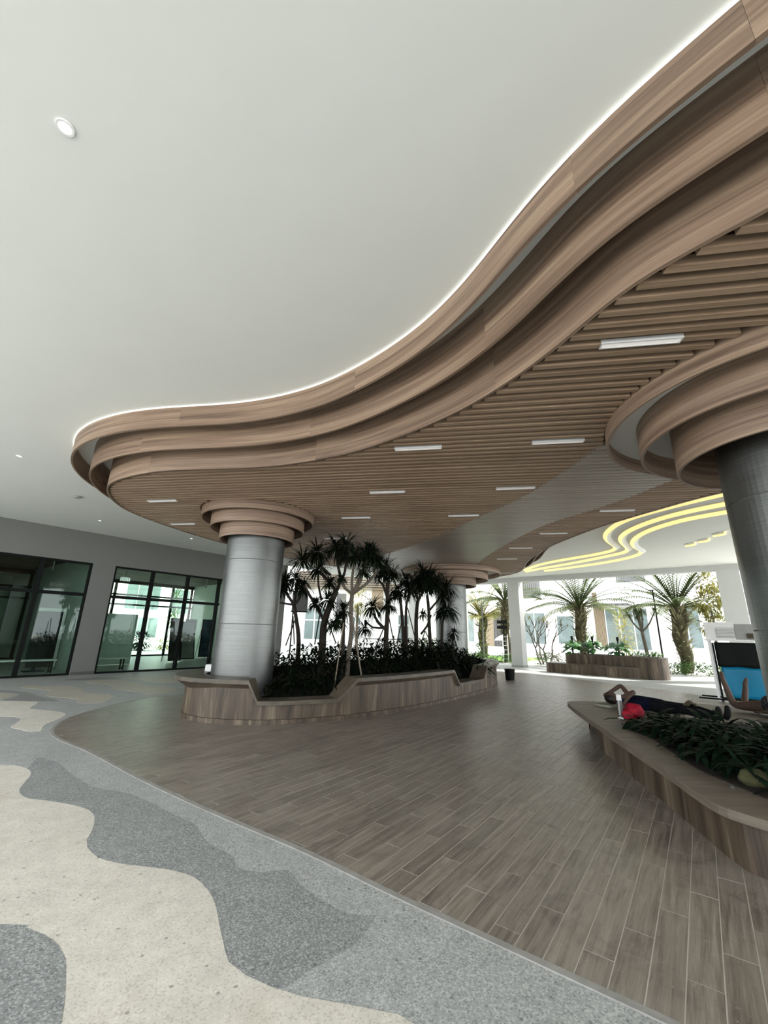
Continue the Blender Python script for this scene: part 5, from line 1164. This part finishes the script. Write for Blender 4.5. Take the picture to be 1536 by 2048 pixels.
m_.build('foliage', M['yellow_leaf'], t, world=True)
def hedge(u0, u1, v0, v1, h, n, lb, mt, seed, nm='hedge'):
    rd = random.Random(seed); m_ = MB()
    for k in range(n):
        p = W(rd.uniform(u0, u1), rd.uniform(v0, v1)); hh = h*(.75+.25*math.sin(p[0]*2.1)*math.cos(p[1]*1.7)); a = rd.uniform(0, 6.283)
        leaf(m_, (p[0], p[1], .02+hh*rd.random()**.7), (math.cos(a), math.sin(a), rd.uniform(-.1, 1)), rd.uniform(.12, .3), rd.uniform(.04, .08), rd.uniform(.3, 1.3), 2)
    tag(m_.build(nm, M[mt]), lb, 'hedge', kind='stuff')
hedge(25.6, 27.4, -3.6, 2.5, .62, 2600, 'leafy green hedge under the right date palm', 'green', 61)
hedge(25.6, 26.6, -9.3, -3.7, .75, 1500, 'mixed green hedge behind the far planter', 'green', 62)
hedge(25.6, 27.0, -13.2, -9.9, .6, 900, 'sunlit green hedge left of the left white pillar', 'green', 63)
hedge(27.5, 28.6, -9.8, -8.3, .9, 500, 'pale flowering bushes right of the left white pillar', 'red_flower', 64, 'flower_bush')
m_ = MB(); m_.prism([W(26.8, -17)[:2], W(26.8, -11)[:2], W(34, -11)[:2], W(34, -17)[:2]], -.01, .05); tag(m_.build('lawn', M['lawn']), 'bright green lawn beside the far steel column, outside', 'lawn', kind='stuff')
b = W(31, -15.2); shrub('round_bush', 'round green bush under the pale yellow-green palm', 'bush', (b[0], b[1], .5), (1.0, 1.0, .6), 500, 'green', 66)
b = W(31.5, -7.6); shrub('round_bush', 'green bush low behind the palm of the far planter', 'bush', (b[0], b[1], 1.0), (1.1, 1.1, 1.1), 600, 'green', 67)
b = W(33, -5.6); shrub('yellow_tree', 'yellow-green feathery tree between far planter palm and big window', 'tree', (b[0], b[1], 1.9), (.8, .8, 1.6), 700, 'yellow_leaf', 68, (.2, .4), .06)
b = (-1.6, 28.5); shrub('yellow_tree', 'pale yellow palm-like tree outside behind the planter trees', 'tree', (b[0], b[1], 3.6), (1.1, 1.1, .8), 420, 'yellow_leaf', 69, (.3, .6), .05, [([(b[0], b[1], 0), (b[0], b[1], 3.4)], .12, .08)])
b = (3.0, 27.5); shrub('round_bush', 'sunlit green bush outside behind the dense planter trees', 'bush', (b[0], b[1], .7), (1.2, .8, .7), 420, 'green', 70)
b = W(13.4, -33); shrub('round_bush', 'dark clipped bush seen through the right shop', 'bush', (b[0], b[1], .65), (.95, .95, .65), 900, 'bench_leaf', 71)
b = W(15.6, -34); shrub('round_bush', 'low bright bush seen through the right shop', 'bush', (b[0], b[1], .35), (1.0, 1.0, .35), 400, 'yellow_leaf', 72)
b = W(17.4, -37); shrub('yellow_tree', 'green tree seen through the top of the right shop glass', 'tree', (b[0], b[1], 3.4), (.8, .8, 1.8), 600, 'green', 73, (.2, .4), .08)
def lamp_post(u, v, h, lb, mt, r=.045):
    t = loc_thing('lamp_post', lb, 'lamp post', u, v)
    m_ = MB(); m_.lathe([(0, 0), (.11, 0), (.11, .06), (r, .1), (r*.8, h), (0, h)], 12); m_.build('pole', mt, t)
    m_ = MB(); m_.box(-.22, .06, -.06, .06, h, h+.06); m_.build('lamp_head', mt, t)
lamp_post(27, -13.0, 3.55, 'grey lamp post beside the far steel column, outside', M['ext_grey'])
lamp_post(27.4, -2.95, 4.2, 'thin dark lamp post between dragon tree and right date palm', M['black'])
lamp_post(11.6, -36, 4.2, 'dark lamp post seen through the right shop glass', M['black'])
t = loc_thing('signpost', 'signpost with two dark direction boards left of the white pillar', 'sign', 26.6, -11.35)
m_ = MB(); m_.lathe([(0, 0), (.09, 0), (.04, .06), (.035, 2.6), (0, 2.6)], 10); m_.build('pole', M['black'], t)
for z in (2.05, 2.38): m_ = MB(); m_.box(-.42, .26, -.05, -.02, z, z+.2); m_.build('sign_board', M['black'], t)
t = loc_thing('plant_stand', 'white ladder-like metal stand left of the white pillar', 'stand', 25.9, -11.0)
for x in (-.16, .16): m_ = MB(); m_.box(x-.02, x+.02, -.02, .02, 0, 1.7); m_.build('upright', M['white'], t)
for k in range(6): m_ = MB(); m_.box(-.16, .16, -.02, .02, .25+.26*k, .28+.26*k); m_.build('rung', M['white'], t)
t = loc_thing('patio_umbrella', 'small white patio umbrella beyond the lawn, left of the pillar', 'umbrella', 34.5, -14.6)
m_ = MB(); m_.lathe([(0, 1.75), (.35, 1.68), (.75, 1.45), (.9, 1.25), (.88, 1.25), (.0, 1.68)], 16); m_.build('canopy', M['white'], t); m_ = MB(); m_.tube([(0, 0, 0), (0, 0, 1.7)], .03, 8); m_.build('pole', M['alu'], t)
